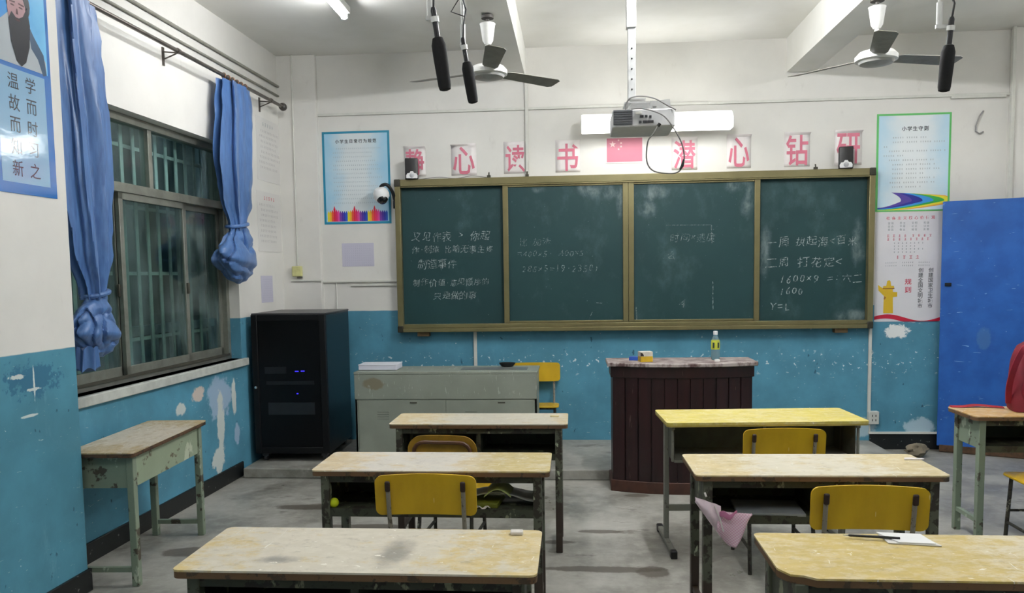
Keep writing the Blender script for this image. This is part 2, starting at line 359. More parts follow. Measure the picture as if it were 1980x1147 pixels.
MB().box((0, -.02, .045), (.09, .04, .095)).build('cover', plain('yellowed_plastic', (216, 214, 150), .5), yb, bevel=.006)
MB().box((.02, -.012, -.012), (.05, .016, .02)).build('connector', plain('grey_plug', (128, 124, 116), .5), yb, bevel=.003)
hc = MB().tube([(3.521, WY-.012, 2.945), (3.485, WY-.02, 2.90), (3.462, WY-.012, 2.82), (3.462, WY-.012, 2.775), (3.49, WY-.015, 2.755), (3.525, WY-.014, 2.77)], .006)
tag(hc.build('wire_hook', plain('grey_wire', (150, 148, 146), .5)), 'grey bent piece of cable hanging on white wall above blue door', 'cable')

# ------------------------------------------------------------------ ceiling lamps
M_fix = plain('lamp_housing', (232, 232, 228), .4, var=.03)
def ceiling_lamp(x, y, power, label, drop=0.0, wd=.09):
    t = thing('ceiling_lamp', label, 'lamp', (x, y, CEIL), 0, 'tube lamps on the ceiling')
    MB().box((0, 0, -.055-drop), (wd, 1.2, .05 if wd > .05 else .03)).build('housing', M_fix, t, bevel=.008)
    st = MB(); [st.box((0, yy, -.015-drop/2), (.03, .03, .035+drop)) for yy in (-.4, .4)]; st.build('bracket', M_fix, t)
    MB().tube([(0, -.59, -.104-drop), (0, .59, -.104-drop)], .019, 12).build('tube', emit('tube_glow', (252, 253, 255), power), t)
    ec = MB(); [ec.box((0, yy, -.095-drop), (.05, .03, .05)) for yy in (-.6, .6)]; ec.build('end_cap', M_fix, t, bevel=.004)
ceiling_lamp(-1.66, 5.17, TUBE_POWER, 'lit white tube lamp on ceiling of left bay before the window')
ceiling_lamp(.78, 4.54, TUBE_POWER_MID, 'lit tube lamp on ceiling of middle bay above projector', .08, .03)
ceiling_lamp(3.05, 5.1, TUBE_POWER, 'lit tube lamp on ceiling of right bay')
for x, lb in ((-1.66, 'left'), (.78, 'middle'), (3.05, 'right')):
    ceiling_lamp(x, 1.2, TUBE_POWER, 'added unseen tube lamp on ceiling of %s bay near the camera' % lb)  # second row out of view, added to light the desks

# board lamp: a white trough on two wall arms over the middle of the blackboard
bl = thing('board_lamp', 'glowing white trough lamp on wall above blackboard behind projector', 'lamp', (.725, WY, 2.87))
AX = Matrix(((0, 0, 1, 0), (1, 0, 0, 0), (0, 1, 0, 0), (0, 0, 0, 1)))
MB().prism([(-.16, -.05), (-.16, .115), (-.17, .115), (-.17, -.05)], -.635, .635, 0, AX).build('back_plate', M_fix, bl)
ec = MB(); sh = [(-.16, .115), (-.24, .10), (-.30, .04), (-.30, -.05), (-.16, -.05)]
for x in (-.643, .635): ec.prism(sh, x, x+.008, 0, AX)
ec.build('end_plate', M_fix, bl)
MB().prism([(-.17, .11), (-.235, .098), (-.28, .065), (-.297, .02), (-.296, -.048), (-.17, -.048)], -.634, .634, 0, AX).build('diffuser', emit('board_lamp_glow', (255, 255, 252), BOARD_LAMP), bl)
for x in (-.45, .45): MB().box((x, -.085, .06), (.025, .17, .025)).build('arm', M_fix, bl)

# ------------------------------------------------------------------ blackboard
M_brass = plain('bronze_aluminium', (132, 124, 88), .36, .55, var=.08, sc=6)
M_capd = plain('corner_cap', (58, 56, 44), .45, .2)
q = NT('chalkboard_green'); p = q.world()
c = q.mix(q.noise(p, 2.0, 5), S(24, 54, 57), S(32, 66, 67))
c = q.mix(q.math('MULTIPLY', q.step(q.noise(q.scale(p, (1, 1, .7)), 3.2, 6, .65), .52, .85), .40), c, S(106, 132, 134))
ch = 0.0
for cc, rr in (((.27, 7.02, 2.33), (.13, .3, .07)), ((.12, 7.02, 2.36), (.08, .3, .05)), ((.42, 7.02, 2.25), (.03, .3, .12)), ((1.42, 7.02, 2.36), (.09, .3, .06)), ((1.53, 7.02, 2.25), (.055, .3, .14)), ((.72, 7.02, 2.32), (.13, .3, .06)), ((2.49, 7.02, 1.84), (.05, .3, .17)), ((1.70, 7.02, 1.78), (.04, .3, .2)), ((.66, 7.02, 2.17), (.09, .3, .07)), ((-.3, 7.02, 2.36), (.06, .3, .03)), ((2.45, 7.02, 1.2), (.12, .3, .05))):
    ch = q.math('ADD', ch, q.math('MULTIPLY', q.math('MULTIPLY', q.blob(p, cc, rr, 1.1, 8, 1.5, .1), q.step(q.noise(q.scale(p, (1, 1, .5)), 13, 4, .6), .3, .75)), .42))
ch = q.math('ADD', ch, q.math('MULTIPLY', q.step(q.noise(p, 60, 2), .735, .76), .5))
c = q.mix(ch, c, S(170, 184, 186)); M_board = q.fin(c, .5, spec=.35)
q = NT('chalk'); p = q.world()
q.t.links.new(q.math('MULTIPLY', q.step(q.noise(p, 70, 3, .6), .30, .58), .6), q.b.inputs['Alpha'])
M_chalk = q.fin(S(196, 206, 204), .9, spec=.1)
q = NT('faint_chalk'); p = q.world()
q.t.links.new(q.math('MULTIPLY', q.step(q.noise(p, 60, 3, .6), .36, .6), .5), q.b.inputs['Alpha'])
M_chalk2 = q.fin(S(180, 194, 192), .9, spec=.1)
BX0, BX1, BZ0, BZ1 = -1.602, 2.613, 1.092, 2.477
bd = thing('blackboard', 'long green sliding blackboard in bronze aluminium frame on front wall', 'blackboard', (0, WY, 0))
fr = MB()
fr.span((BX0+.05, -.085, BZ1-.062), (BX1-.05, 0, BZ1)).span((BX0+.05, -.085, BZ1-.075), (BX1-.05, -.07, BZ1-.062))
fr.span((BX0+.05, -.10, BZ0), (BX1-.05, 0, BZ0+.035)).span((BX0+.05, -.085, BZ0+.035), (BX1-.05, 0, BZ0+.072))
fr.span((BX0, -.085, BZ0+.05), (BX0+.05, 0, BZ1-.05)).span((BX1-.05, -.085, BZ0+.05), (BX1, 0, BZ1-.05))
fr.build('frame', M_brass, bd, bevel=.004)
for x0, x1, z0, z1 in ((BX0-.004, BX0+.05, BZ1-.065, BZ1+.003), (BX1-.05, BX1+.004, BZ1-.065, BZ1+.003), (BX0-.004, BX0+.05, BZ0-.003, BZ0+.06), (BX1-.05, BX1+.004, BZ0-.003, BZ0+.06)):
    MB().span((x0, -.09, z0), (x1, -.0, z1)).build('corner_cap', M_capd, bd, bevel=.008)
def chalk(parent, rows, y, mat, off=-.012):
    mb = MB()
    for tx, x, z, s_ in rows: line(mb, tx, x, z, s_, s_*.95, y, 0, off, 1, .12)
    return mb
pz0, pz1 = BZ0+.072, BZ1-.062
pa = MB().span((BX0+.05, -.03, pz0), (-.60, -.012, pz1)).build('fixed_panel', M_board, bd, smooth=False)
chalk(pa, [('又见作表 > 你起', -1.47, 1.965, .10), ('作·制造 比喻无事生疼', -1.47, 1.845, .078), ('制造事件', -1.42, 1.715, .10), ('制作价值·意见顺序的', -1.47, 1.545, .080), ('只是做的事', -1.28, 1.42, .085)], -.0312, 0, -.006).build('chalk_writing', M_chalk, pa)
pd = MB().span((1.62, -.03, pz0), (BX1-.05, -.012, pz1)).build('fixed_panel', M_board, bd, smooth=False)
chalk(pd, [('一周 拱起海<百米', 1.71, 1.86, .098), ('二周 打花定<', 1.70, 1.68, .112), ('1600×9 =:六二', 1.82, 1.53, .105), ('1600', 1.82, 1.42, .095), ('Y=L', 1.74, 1.29, .11)], -.0312, 0, -.006).build('chalk_writing', M_chalk, pd)
def slider(x0, x1, rows, extra, mat=M_chalk2):
    o = MB().span((x0+.03, -.062, pz0+.01), (x1-.03, -.045, pz1-.01)).build('sliding_panel', M_board, bd, smooth=False)
    s_ = MB().span((x0, -.078, pz0+.002), (x0+.048, -.04, pz1-.002)).span((x1-.048, -.078, pz0+.002), (x1, -.04, pz1-.002))
    s_.span((x0+.048, -.072, pz1-.028), (x1-.048, -.042, pz1-.002)).span((x0+.048, -.072, pz0+.002), (x1-.048, -.042, pz0+.022))
    s_.build('panel_frame', M_brass, o, bevel=.003)
    mb = chalk(o, rows, -.0635, 0)
    for a, b, c_, d_ in extra: mb.flat([(a, b), (c_, d_), (c_+.008, d_+.004), (a+.008, b+.004)], -.0635)
    mb.build('chalk_writing', mat, o)
slider(-.622, .496, [('比·加法', -.48, 1.90, .085), ('=400×5, 400×5.', -.50, 1.79, .085), ('285×5=19.2350)', -.46, 1.655, .09)], [(.2, 1.34, .26, 1.335), (.14, 1.19, .17, 1.26)])
slider(.498, 1.642, [('时间×速度', .86, 1.91, .095), ('么', .84, 1.76, .08), ('4', .94, 1.32, .12)], [(.82, 2.02, 1.22, 2.015), (1.22, 2.01, 1.225, 1.85), (1.235, 1.52, 1.237, 1.27), (.56, 1.3, .565, 1.18)])
for x in (-1.37, 2.35): MB().box((x, -.04, BZ0-.02), (.11, .07, .04)).build('support_block', plain('block_wood', (104, 84, 52), .6), bd, bevel=.003)
for x, lb in ((-.745, 'left of the pair near the reading characters'), (-.40, 'beside the vertical conduit'), (2.12, 'near the right speaker')):
    t = MB().box((0, 0, .012), (.03, .025, .024)).tube([(0, 0, .024), (0, .01, .05)], .006)
    tag(t.build('board_clip', M_capd, loc=(x, WY-.04, BZ1)), 'tiny dark clip on top edge of blackboard, ' + lb, 'clip', 'clips on the blackboard top')

# slogan sheets above the board
M_sheet = plain('slogan_paper', (236, 230, 228), .35, var=.03)
M_pink = plain('glare_washed_red_print', (214, 118, 140), .35, var=.06, sc=5)  # red print; the glare that pales it to pink is put into the colour
def sheet(ch, x0, x1, z0, z1, label, curl=0, side=0, off=.016, printed=True):
    w_, h_ = x1-x0, z1-z0
    t = thing('character_sheet', label, 'paper sign', ((x0+x1)/2, WY, z0), 0, 'slogan sheets over the blackboard')
    mb = MB(); rows = []
    N = 10
    for i in range(N+1):
        u = i/N; row = []
        for k in range(5):
            a = k/4
            b = max(0, (u-.9)/.1)*curl*(1+side*(a-.5)*2)
            row.append((-w_/2+a*w_, -.003-b*.03, u*h_-b*.012))
        rows.append(row)
    mb.loft(rows, closed=False, cap=False); o = mb.build('paper', M_sheet, t)
    s_ = o.modifiers.new('thick', 'SOLIDIFY'); s_.thickness = .0012
    g = MB(); put(g, ch, 0, h_*.46, w_*.86, h_*.86, -.0062, 0, off, fit=True); g.build('printed_character', M_pink, t)
for a in (('静', -1.525, -1.325, 2.512, 2.79, 'pink character sheet half hidden behind left speaker, leftmost of the slogan', .8, .5),
          ('心', -1.09, -.86, 2.512, 2.80, 'pink heart character sheet with curled top, second from left of the slogan', 1, -.8),
          ('读', -.61, -.405, 2.517, 2.80, 'pink character sheet just left of the vertical conduit', 0, 0),
          ('书', -.145, .075, 2.517, 2.80, 'pink character sheet just left of the printed flag', 0, 0),
          ('潜', .885, 1.11, 2.512, 2.80, 'pink character sheet behind the hanging projector cable loop', .5, 0),
          ('心', 1.365, 1.575, 2.515, 2.815, 'pink heart character sheet right of the cable loop', .8, .5),
          ('钻', 1.86, 2.08, 2.515, 2.82, 'pink character sheet second from right of the slogan', .9, .5),
          ('研', 2.29, 2.52, 2.515, 2.825, 'pink character sheet half hidden behind right speaker', 1, .4)): sheet(*a)
fl = thing('flag_print', 'glare-washed pink printed flag with five pale stars below projector', 'flag', (.47, WY, 2.595))
MB().box((0, -.0015, .103), (.335, .003, .23)).build('paper', M_sheet, fl)
MB().rect(-.157, 0, .157, .208, -.0042).build('flag_field', plain('lamp_washed_flag_red', (206, 122, 142), .4, var=.04, sc=4), fl)  # lamp glare washing the red out is painted into the flag colour
st = MB()
def star(cx, cz, r_, a0=PI/2): st.flat([(cx+(r_ if k % 2 == 0 else r_*.4)*math.cos(a0+k*PI/5), cz+(r_ if k % 2 == 0 else r_*.4)*math.sin(a0+k*PI/5)) for k in range(10)], -.0052)
star(-.105, .155, .031)
for x, z in ((-.052, .19), (-.03, .165), (-.03, .135), (-.052, .112)): star(x, z, .0115, math.atan2(.155-z, -.105-x))
st.build('stars', plain('pale_star', (245, 214, 214), .4, var=.02), fl)

# ------------------------------------------------------------------ posters
M_ink = plain('dark_print', (46, 56, 64), .5, var=.05); M_grey = plain('grey_print', (150, 158, 164), .5, var=.05)
M_red = plain('red_print', (206, 70, 96), .5, var=.05); M_pinkp = plain('pink_print', (220, 120, 140), .5, var=.05)
def flatmat(n, rgb, rough=.35): return plain(n, rgb, rough, var=.03, sc=3)
def sky_paper(name, pale, blue):
    q = NT(name); v = q.local(); x = q.math('ABSOLUTE', q.sep(v)[0])
    f_ = q.math('ADD', q.math('MULTIPLY', x, 2.2), q.math('MULTIPLY', q.noise(v, 5, 3), .5))
    return q.fin(q.mix(q.step(f_, .35, .95), S(*pale), S(*blue)), .35)
pl = thing('wall_poster', 'blue bordered conduct poster with row of coloured pencils, left of blackboard', 'poster', (-1.97, WY, 2.093))
W, H = .628, .842
MB().box((0, -.0015, H/2), (W, .003, H)).build('border', flatmat('teal_border', (38, 138, 172)), pl)
MB().rect(-W/2+.02, .02, W/2-.02, H-.02, -.0037).build('sheet', sky_paper('pale_blue_sheet', (222, 230, 232), (158, 206, 232)), pl)
t_ = MB(); line(t_, '小学生日常行为规范', -.195, H-.09, .040, .0435, -.0045, 0, .02); t_.build('heading', M_ink, pl)
t_ = MB()
for k in range(14):
    z = H-.155-k*.038; greek(t_, -.22+(.0 if k % 3 else .03), z, random.randint(18, 25), .013, -.0045, 0, .0185)
t_.build('small_print', flatmat('pale_grey_print', (172, 186, 194)), pl)
pc = MB(); cols = [(238, 222, 60), (244, 190, 50), (236, 96, 60), (226, 40, 70), (226, 44, 110), (230, 80, 160), (130, 60, 160), (84, 50, 160), (50, 60, 170), (36, 90, 190)]
pm = [flatmat('pencil_%s' % n_, c_) for n_, c_ in zip(('lemon', 'amber', 'orange', 'scarlet', 'crimson', 'rose', 'violet', 'indigo', 'navy', 'blue'), cols)]
for g in range(3):
    for k in range(10):
        x = -.282+g*.188+k*.0188; h = (.10, .105, .11, .145, .115, .11, .10, .10, .10, .10)[k]
        pc.flat([(x, .025), (x+.0185, .025), (x+.0185, .02+h*.8), (x+.011, .02+h), (x+.0075, .02+h), (x, .02+h*.8)], -.0047, k)
pc.build('pencil_row', pm, pl)
pg = thing('wall_poster', 'green bordered rules poster with rainbow band, right of blackboard', 'poster', (2.955, WY, 2.105))
W, H = .622, .84
MB().box((0, -.0015, H/2), (W, .003, H)).build('border', flatmat('green_border', (96, 190, 104)), pg)
MB().rect(-W/2+.017, .012, W/2-.017, H-.017, -.0037).build('sheet', sky_paper('pale_sky_sheet', (232, 238, 240), (188, 220, 238)), pg)
t_ = MB(); line(t_, '小学生守则', -.105, H-.13, .045, .046, -.0045, 0, .02); t_.build('heading', M_ink, pg)
t_ = MB()
for k, (a, n_) in enumerate(((-.18, 13), (-.18, 20), (-.255, 2), (-.21, 21), (-.255, 8), (-.21, 17), (-.18, 16), (-.18, 18), (-.18, 12), (-.18, 16), (-.2, 17), (-.18, 11))):
    x = a
    while n_ > 0: j = min(n_, 5); greek(t_, x, H-.205-k*.0385, j, .014, -.0045, 0, .0195); x += (j+.9)*.0195; n_ -= j
t_.build('small_print', flatmat('mid_grey_print', (150, 158, 162)), pg)
rb = MB(); W2 = W/2-.017
def band(o0, o1, mi):   # one stripe of the rainbow: a curl that swings right then runs out to the left edge
    def pt(o, u):
        a = (-.18+.30*o, .165-.02*o); b = (-.10+.55*o, .085); c_ = (-W2, .035-.03*o)
        if u < .5: s_ = u*2; return ((1-s_)**2*a[0]+2*(1-s_)*s_*(b[0]+.02)+s_*s_*b[0], (1-s_)**2*a[1]+2*(1-s_)*s_*(.12)+s_*s_*b[1])
        s_ = u*2-1; return ((1-s_)**2*b[0]+2*(1-s_)*s_*(b[0]-.06)+s_*s_*c_[0], (1-s_)**2*b[1]+2*(1-s_)*s_*.03+s_*s_*c_[1]) if False else ((1-s_)*b[0]+s_*c_[0], b[1]+(c_[1]-b[1])*math.sin(s_*PI/2))
    N = 16; A = [pt(o0, i/N) for i in range(N+1)]; B = [pt(o1, i/N) for i in range(N+1)]
    for i in range(N):
        cl = lambda p: (max(-W2, min(W2, p[0])), max(.013, p[1]))
        rb.flat([cl(A[i]), cl(A[i+1]), cl(B[i+1]), cl(B[i])], -.0047, mi)
for k in range(6): band(k/6, (k+1)/6, k)
rb.build('rainbow', [flatmat('rainbow_'+n_, c_) for n_, c_ in (('violet', (84, 66, 160)), ('navy', (34, 44, 150)), ('azure', (50, 150, 226)), ('green', (48, 168, 70)), ('yellow', (232, 224, 52)), ('orange', (240, 176, 70)))], pg)
pw = thing('wall_poster', 'white poster with yellow carved column and red ribbon, below the green poster', 'poster', (2.935, WY, 1.142))
W, H = .565, .95
MB().box((0, -.0015, H/2), (W, .003, H)).build('sheet', flatmat('white_poster_sheet', (224, 222, 226), .4), pw)
t_ = MB(); line(t_, '社会主义核心价值观', -.205, H-.043, .034, .0475, -.004, 0, .02)
for k in range(8): greek(t_, -.19+k*.048+(.02 if k > 3 else 0), H-.198, 1, .026, -.004, 0); greek(t_, -.19+k*.048+(.0 if k > 3 else 0), H-.228, 1, .026, -.004, 0)
for k in range(4): greek(t_, -.11+k*.056, H-.385, 1, .032, -.004, 0)
t_.build('red_heading', M_pinkp, pw)
t_ = MB()
for r_, row in enumerate(('富强 民主 文明 和谐', '自由 平等 公正 法治', '爱国 敬业 诚信 友善')):
    for k, wd in enumerate(row.split()): line(t_, wd, -.185+k*.10, H-.088-r_*.028, .024, .027, -.004, 0)
for r_, n_ in enumerate((8, 6, 8, 6)): greek(t_, -.14, H-.262-r_*.026, n_, .014, -.004, 0, .034)
for r_ in range(2):
    for k in range(3): greek(t_, -.2+k*.14, H-.432-r_*.026, 6, .013, -.004, 0, .017)
t_.build('small_print', M_grey, pw)
t_ = MB()
for cx, tx in ((.105, '创建全国文明城市'), (.19, '创建国家卫生城市')):
    for k, ch_ in enumerate(tx): put(t_, ch_, cx, H-.50-k*.0445, .044, .044, -.004, 0, .012)
t_.build('vertical_slogan', flatmat('slogan_ink', (92, 92, 96)), pw)
t_ = MB(); put(t_, '规', -.0, H-.60, .06, .055, -.004, 0, .015); put(t_, '则', -.0, H-.67, .06, .055, -.004, 0, .015); t_.build('red_characters', M_red, pw)
yc = MB(); yx = -.165
yc.flat([(yx-.042, .075), (yx+.042, .075), (yx+.036, .29), (yx-.036, .29)], -.0045); yc.flat([(yx-.05, .29), (yx+.05, .29), (yx+.045, .315), (yx-.045, .315)], -.0045)
yc.flat([(yx-.02, .315), (yx+.022, .315), (yx+.016, .355), (yx+.008, .365), (yx-.012, .36)], -.0045); yc.flat([(yx-.036, .225), (yx-.036, .285), (yx-.09, .325), (yx-.085, .275)], -.0045); yc.flat([(yx+.036, .215), (yx+.075, .22), (yx+.075, .26), (yx+.036, .262)], -.0045)
yc.build('carved_column', flatmat('column_yellow', (222, 184, 44)), pw)
yc = MB(); yc.rect(yx-.05, .288, yx+.05, .296, -.0052); yc.flat([(yx-.04, .20), (yx-.03, .195), (yx-.02, .215), (yx-.035, .225)], -.0052); yc.build('column_lines', flatmat('column_brown', (150, 96, 36)), pw)
rib = MB()
for i in range(20):
    f0 = lambda u: .035+.030*math.sin(u*2*PI*.95+.4); g0 = lambda u: f0(u)-.03-.012*math.sin(u*PI)
    a, b = i/20, (i+1)/20; X = lambda u: -W/2+u*W
    rib.flat([(X(a), max(0, g0(a))), (X(b), max(0, g0(b))), (X(b), f0(b)), (X(a), f0(a))], -.0046)
rib.build('ribbon', flatmat('ribbon_red', (196, 34, 62)), pw)
# a small printed notice under the blue poster
M_lil = flatmat('lilac_sheet', (200, 198, 214), .6)
sn = thing('notice_sheet', 'small lilac printed notice below the pencil poster', 'notice', (-1.978, WY, 1.70))
MB().box((0, -.001, .11), (.30, .002, .215)).build('sheet', M_lil, sn)
t_ = MB(); [greek(t_, -.13, .19-k*.022, 13, .010, -.0028, 0, .0195) for k in range(9)]; t_.build('small_print', flatmat('lilac_print', (178, 176, 196)), sn)
M_paper = flatmat('paper_white', (222, 220, 216), .6); M_dot = flatmat('print_soft', (166, 160, 162), .6)
for t0, t1, z0, z1, head, lb in ((6.465, 6.945, 2.455, 3.0, M_grey, 'tall printed sheet beside right curtain, upper of two in the corner'), (6.43, 6.925, 1.84, 2.36, M_red, 'tall printed sheet with red heading, lower of two in the corner')):
    t = thing('wall_chart', lb, 'chart', lw((t0+t1)/2, 0, z0), LROT, 'printed charts in the corner'); wd, h = t1-t0, z1-z0
    MB().box((0, -.0015, h/2), (wd, .003, h)).build('sheet', M_paper, t)
    g = MB(); greek(g, -.12, h-.055, 5, .034, -.0036, 0, .048); g.build('heading', head, t)
    g = MB(); [greek(g, -wd/2+.03+random.uniform(0, .05), h-.115-k*.045, random.randint(10, 13), .022, -.0036, 0, .033) for k in range(int((h-.15)/.045))]; g.build('small_print', M_dot, t)
t = thing('notice_sheet', 'small lilac notice in the corner above black rack cabinet', 'notice', lw(6.57, 0, 1.39), LROT)
MB().box((0, -.001, .12), (.24, .002, .235)).build('sheet', M_lil, t)
g = MB(); [greek(g, -.1, .205-k*.02, 10, .010, -.0028, 0, .02) for k in range(10)]; g.build('small_print', flatmat('lilac_print_dense', (168, 166, 190)), t)

# scholar poster on the pillar, under glossy film that does not lie quite flat
def film(n, rgb):
    q = NT(n); v = q.local(); return q.fin(S(*rgb), .10, spec=.7, bump=q.noise(q.scale(v, (1, 1, 1.6)), 9, 3, .5), bs=.10, Coat_Weight=.8, Coat_Roughness=.06)
sp = thing('wall_poster', 'blue poster with bearded scholar portrait and brushed characters on pillar', 'poster', lw(3.385, .26, 2.005), LROT)
W, H = .385, 1.09
MB().box((0, -.0015, H/2), (W, .003, H)).build('border', film('poster_blue_border', (44, 112, 190)), sp)
q = NT('portrait_sky'); v = q.local(); q.b.inputs['Coat Weight'].default_value = .6
M_psky = q.fin(q.mix(q.step(q.math('ADD', q.sep(v)[0], q.math('MULTIPLY', q.noise(v, 6), .3)), .05, .32), S(70, 150, 220), S(120, 196, 240)), .15)
OF = -.115
MB().rect(-W/2, .585, W/2-.02, H, -.0036).build('portrait_sky', M_psky, sp)
MB().flat([(-W/2+.035, .05), (W/2-.045, .05), (W/2-.045, .565), (-W/2+.035, .565)], -.0036).build('text_panel', film('text_panel_blue', (134, 176, 208)), sp)
MB().flat([(-W/2, .585), (-.17, .72), (-.06, .815), (.06, .785), (.11, .72), (.165, .64), (.165, .585)], -.0042).build('robe', flatmat('robe_grey', (176, 184, 190), .2), sp)
MB(OF).flat([(.05, .92), (.09, .86), (.15, .79), (.165, .70), (.14, .69), (.11, .76), (.07, .80)], -.0046).build('robe_trim', flatmat('robe_dark', (70, 92, 116), .2), sp)
el = lambda cx, cz, a, b, n=20: [(cx+a*math.cos(2*PI*k/n), cz+b*math.sin(2*PI*k/n)) for k in range(n)]
MB(OF).flat(el(.0, .985, .075, .085), -.0048).build('hair', flatmat('hair_black', (30, 34, 44), .2), sp)
MB(OF).flat(el(-.012, .95, .058, .085), -.0054).build('face', flatmat('face_tone', (176, 138, 142), .2), sp)
MB(OF).flat([(-.065, .90), (-.045, .935), (-.02, .915), (.0, .915), (.025, .93), (.055, .98), (.068, .90), (.058, .80), (.03, .725), (.0, .70), (-.03, .72), (-.058, .80)], -.006).build('beard', flatmat('beard_dark', (40, 42, 50), .2), sp)
fe = MB(OF); fe.flat(el(-.038, .965, .013, .004, 8), -.0066); fe.flat(el(.014, .965, .013, .004, 8), -.0066); fe.flat([(-.055, .982), (-.02, .985), (-.022, .978), (-.055, .975)], -.0066); fe.flat([(.0, .985), (.035, .982), (.035, .975), (.0, .978)], -.0066); fe.flat([(-.018, .93), (-.004, .93), (-.008, .955), (-.014, .955)], -.0066); fe.flat(el(-.01, .905, .018, .004, 8), -.0066)
fe.build('facial_features', flatmat('feature_dark', (76, 48, 52), .2), sp)
t_ = MB()
for cx, tx in ((-.06, '温故而知新'), (.05, '学而时习之')):
    for k, ch_ in enumerate(tx): put(t_, ch_, cx, .508-k*.098, .072, .078, -.0045, 0, 0)
t_.build('brushed_characters', film('brush_ink', (40, 50, 66)), sp)

# ------------------------------------------------------------------ curtains and rail
M_rail = plain('steel_rail', (112, 106, 100), .35, .7, var=.2)
cr = thing('curtain_rail', 'grey metal curtain rail running above the window on left wall', 'curtain rail', lw(0, 0, 3.13), LROT)
RO = -.11
MB().tube([(3.66, RO, 0), (6.78, RO, 0)], .014, 10).build('rod', M_rail, cr)
MB().lathe([(.014, 0), (.03, .01), (.036, .035), (.028, .06), (.006, .07)], 16, Matrix.Translation((6.77, RO, 0)) @ Matrix.Rotation(PI/2, 4, 'Y')).build('finial', plain('finial_dark', (86, 82, 78), .4, .5), cr)
for x in (5.05, 6.55):
    b = MB().box((x, -.004, -.03), (.022, .008, .12)).tube([(x, -.004, -.05), (x, RO, -.012)], .005).tube([(x, -.004, -.0), (x, RO, -.012)], .005).tube([(x-.014, RO, -.0), (x+.014, RO, 0)], .019, 10)
    b.build('bracket', M_rail, cr)
q = NT('curtain_satin'); v = q.local(); n = q.noise(q.scale(v, (1, 1, .15)), 60, 3)
M_curt = q.fin(q.mix(q.step(n, .2, .8), S(58, 92, 146), S(80, 120, 174)), .38, spec=.5, Sheen_Weight=.15)
def curtain(label, t0, zt, stations, knot, tail=None, seed=0, nf=9):
    """stations: (z, centre along the wall, half width, half depth); gathered cloth on the rail, tied in a knot below"""
    rnd = random.Random(seed)
    t = thing('curtain', label, 'curtain', lw(t0, .11, 0), LROT, 'blue curtains at the window')
    N = 108; rings = []; ph = [rnd.uniform(0, 6.28) for _ in range(4)]
    zs = [s_[0] for s_ in stations]; M_ = 46
    for i in range(M_+1):
        z = zs[0]+(zs[-1]-zs[0])*i/M_
        for a, b in zip(stations, stations[1:]):
            if b[0] <= z <= a[0]+1e-9:
                u = (a[0]-z)/(a[0]-b[0]); u = u*u*(3-2*u); cx, hw, hd = [a[k]+(b[k]-a[k])*u for k in (1, 2, 3)]; break
        ring = []
        for k in range(N):
            a = 2*PI*k/N
            fold = .26*(1-2*abs(math.sin(nf*.5*a+ph[0]+.9*math.sin(z*1.9+ph[1])))**.8)+.10*math.sin((nf+4)*a+ph[2]+z*1.6)+.09*math.sin(3*a+ph[3]+z*2.6)
            rr = 1+fold
            ring.append((cx+hw*rr*math.cos(a), hd*rr*math.sin(a), z))
        rings.append(ring)
    MB().loft(rings).build('drape', M_curt, t)
    hk = MB()
    for k in range(6):
        x = stations[0][1]+(k-2.5)*stations[0][2]*.34
        hk.tube([(x, .017*math.cos(a), 3.13+.019*math.sin(a)) for a in [2*PI*j/10 for j in range(11)]], .0035, 5, cap=False)
        hk.tube([(x, 0, 3.113), (x, 0, zs[0]-.01)], .003, 5)
    hk.build('hook', plain('brass_ring', (150, 110, 84), .4, .5), t)
    cx, cz, hw, hz, hd = knot; rings = []
    prof = [(0, .30), (.12, .46), (.3, .72), (.5, .93), (.66, 1.0), (.8, .82), (.92, .5), (1, .08)]
    for i in range(49):
        v_ = i/48; ring = []
        for (a0, p0), (a1, p1) in zip(prof, prof[1:]):
            if a0 <= v_ <= a1+1e-9: u = (v_-a0)/(a1-a0); base = p0+(p1-p0)*(u*u*(3-2*u)); break
        for k in range(120):
            a = 2*PI*k/120; ca, sa = math.cos(a), math.sin(a)
            # cloth wound round itself: ridges running diagonally, with a few deep creases
            d = v_*5.2+.95*math.sin(a+ph[1])+.5*mnoise.noise(Vector((ca*1.6+seed, sa*1.6, v_*3)))
            ridge = 1-abs(math.sin(d*1.55+ph[0]))
            crease = abs(mnoise.noise(Vector((ca*1.3+seed*2, sa*1.3, v_*2.2+4))))
            lump = mnoise.noise(Vector((ca*.9-seed, sa*.9, v_*1.5)))
            rr = base*(.90-.17*ridge**2.2-.22*max(0, .16-crease)/.16+.26*lump)
            rr *= 1+.16*max(0, math.cos(a-.35))**6*math.exp(-((v_-.70)/.16)**2)+.20*max(0, -math.cos(a+.2))**8*math.exp(-((v_-.62)/.14)**2)
            ring.append((cx+hw*rr*ca+hw*.12*math.sin(v_*5+ph[2]), hd*rr*sa, cz+hz*(1-2*v_)+hz*.10*math.sin(a+ph[3])*base))
        rings.append(ring)
    MB().loft(rings).build('knot', M_curt, t)
    cl = MB(); pts = []
    for k in range(25): a = 2*PI*k/24; pts.append((cx+hw*.36*math.cos(a), hd*.5*math.sin(a), cz+hz*.93+hz*.08*math.cos(a)))
    cl.tube(pts, .014, 8, cap=False); cl.build('knot_wrap', M_curt, t)
    if tail:
        tx, z0, z1, hw = tail; rings = []
        for i in range(9):
            z = z0+(z1-z0)*i/8
            rings.append([(tx+hw*(.75+.25*i/8)*(1+.16*math.sin(7*a+ph[0]))*math.cos(a), .05*(1+.2*math.sin(6*a))*math.sin(a), z+.012*math.sin(5*a)) for a in [2*PI*k/48 for k in range(48)]])
        MB().loft(rings).build('tail', M_curt, t)
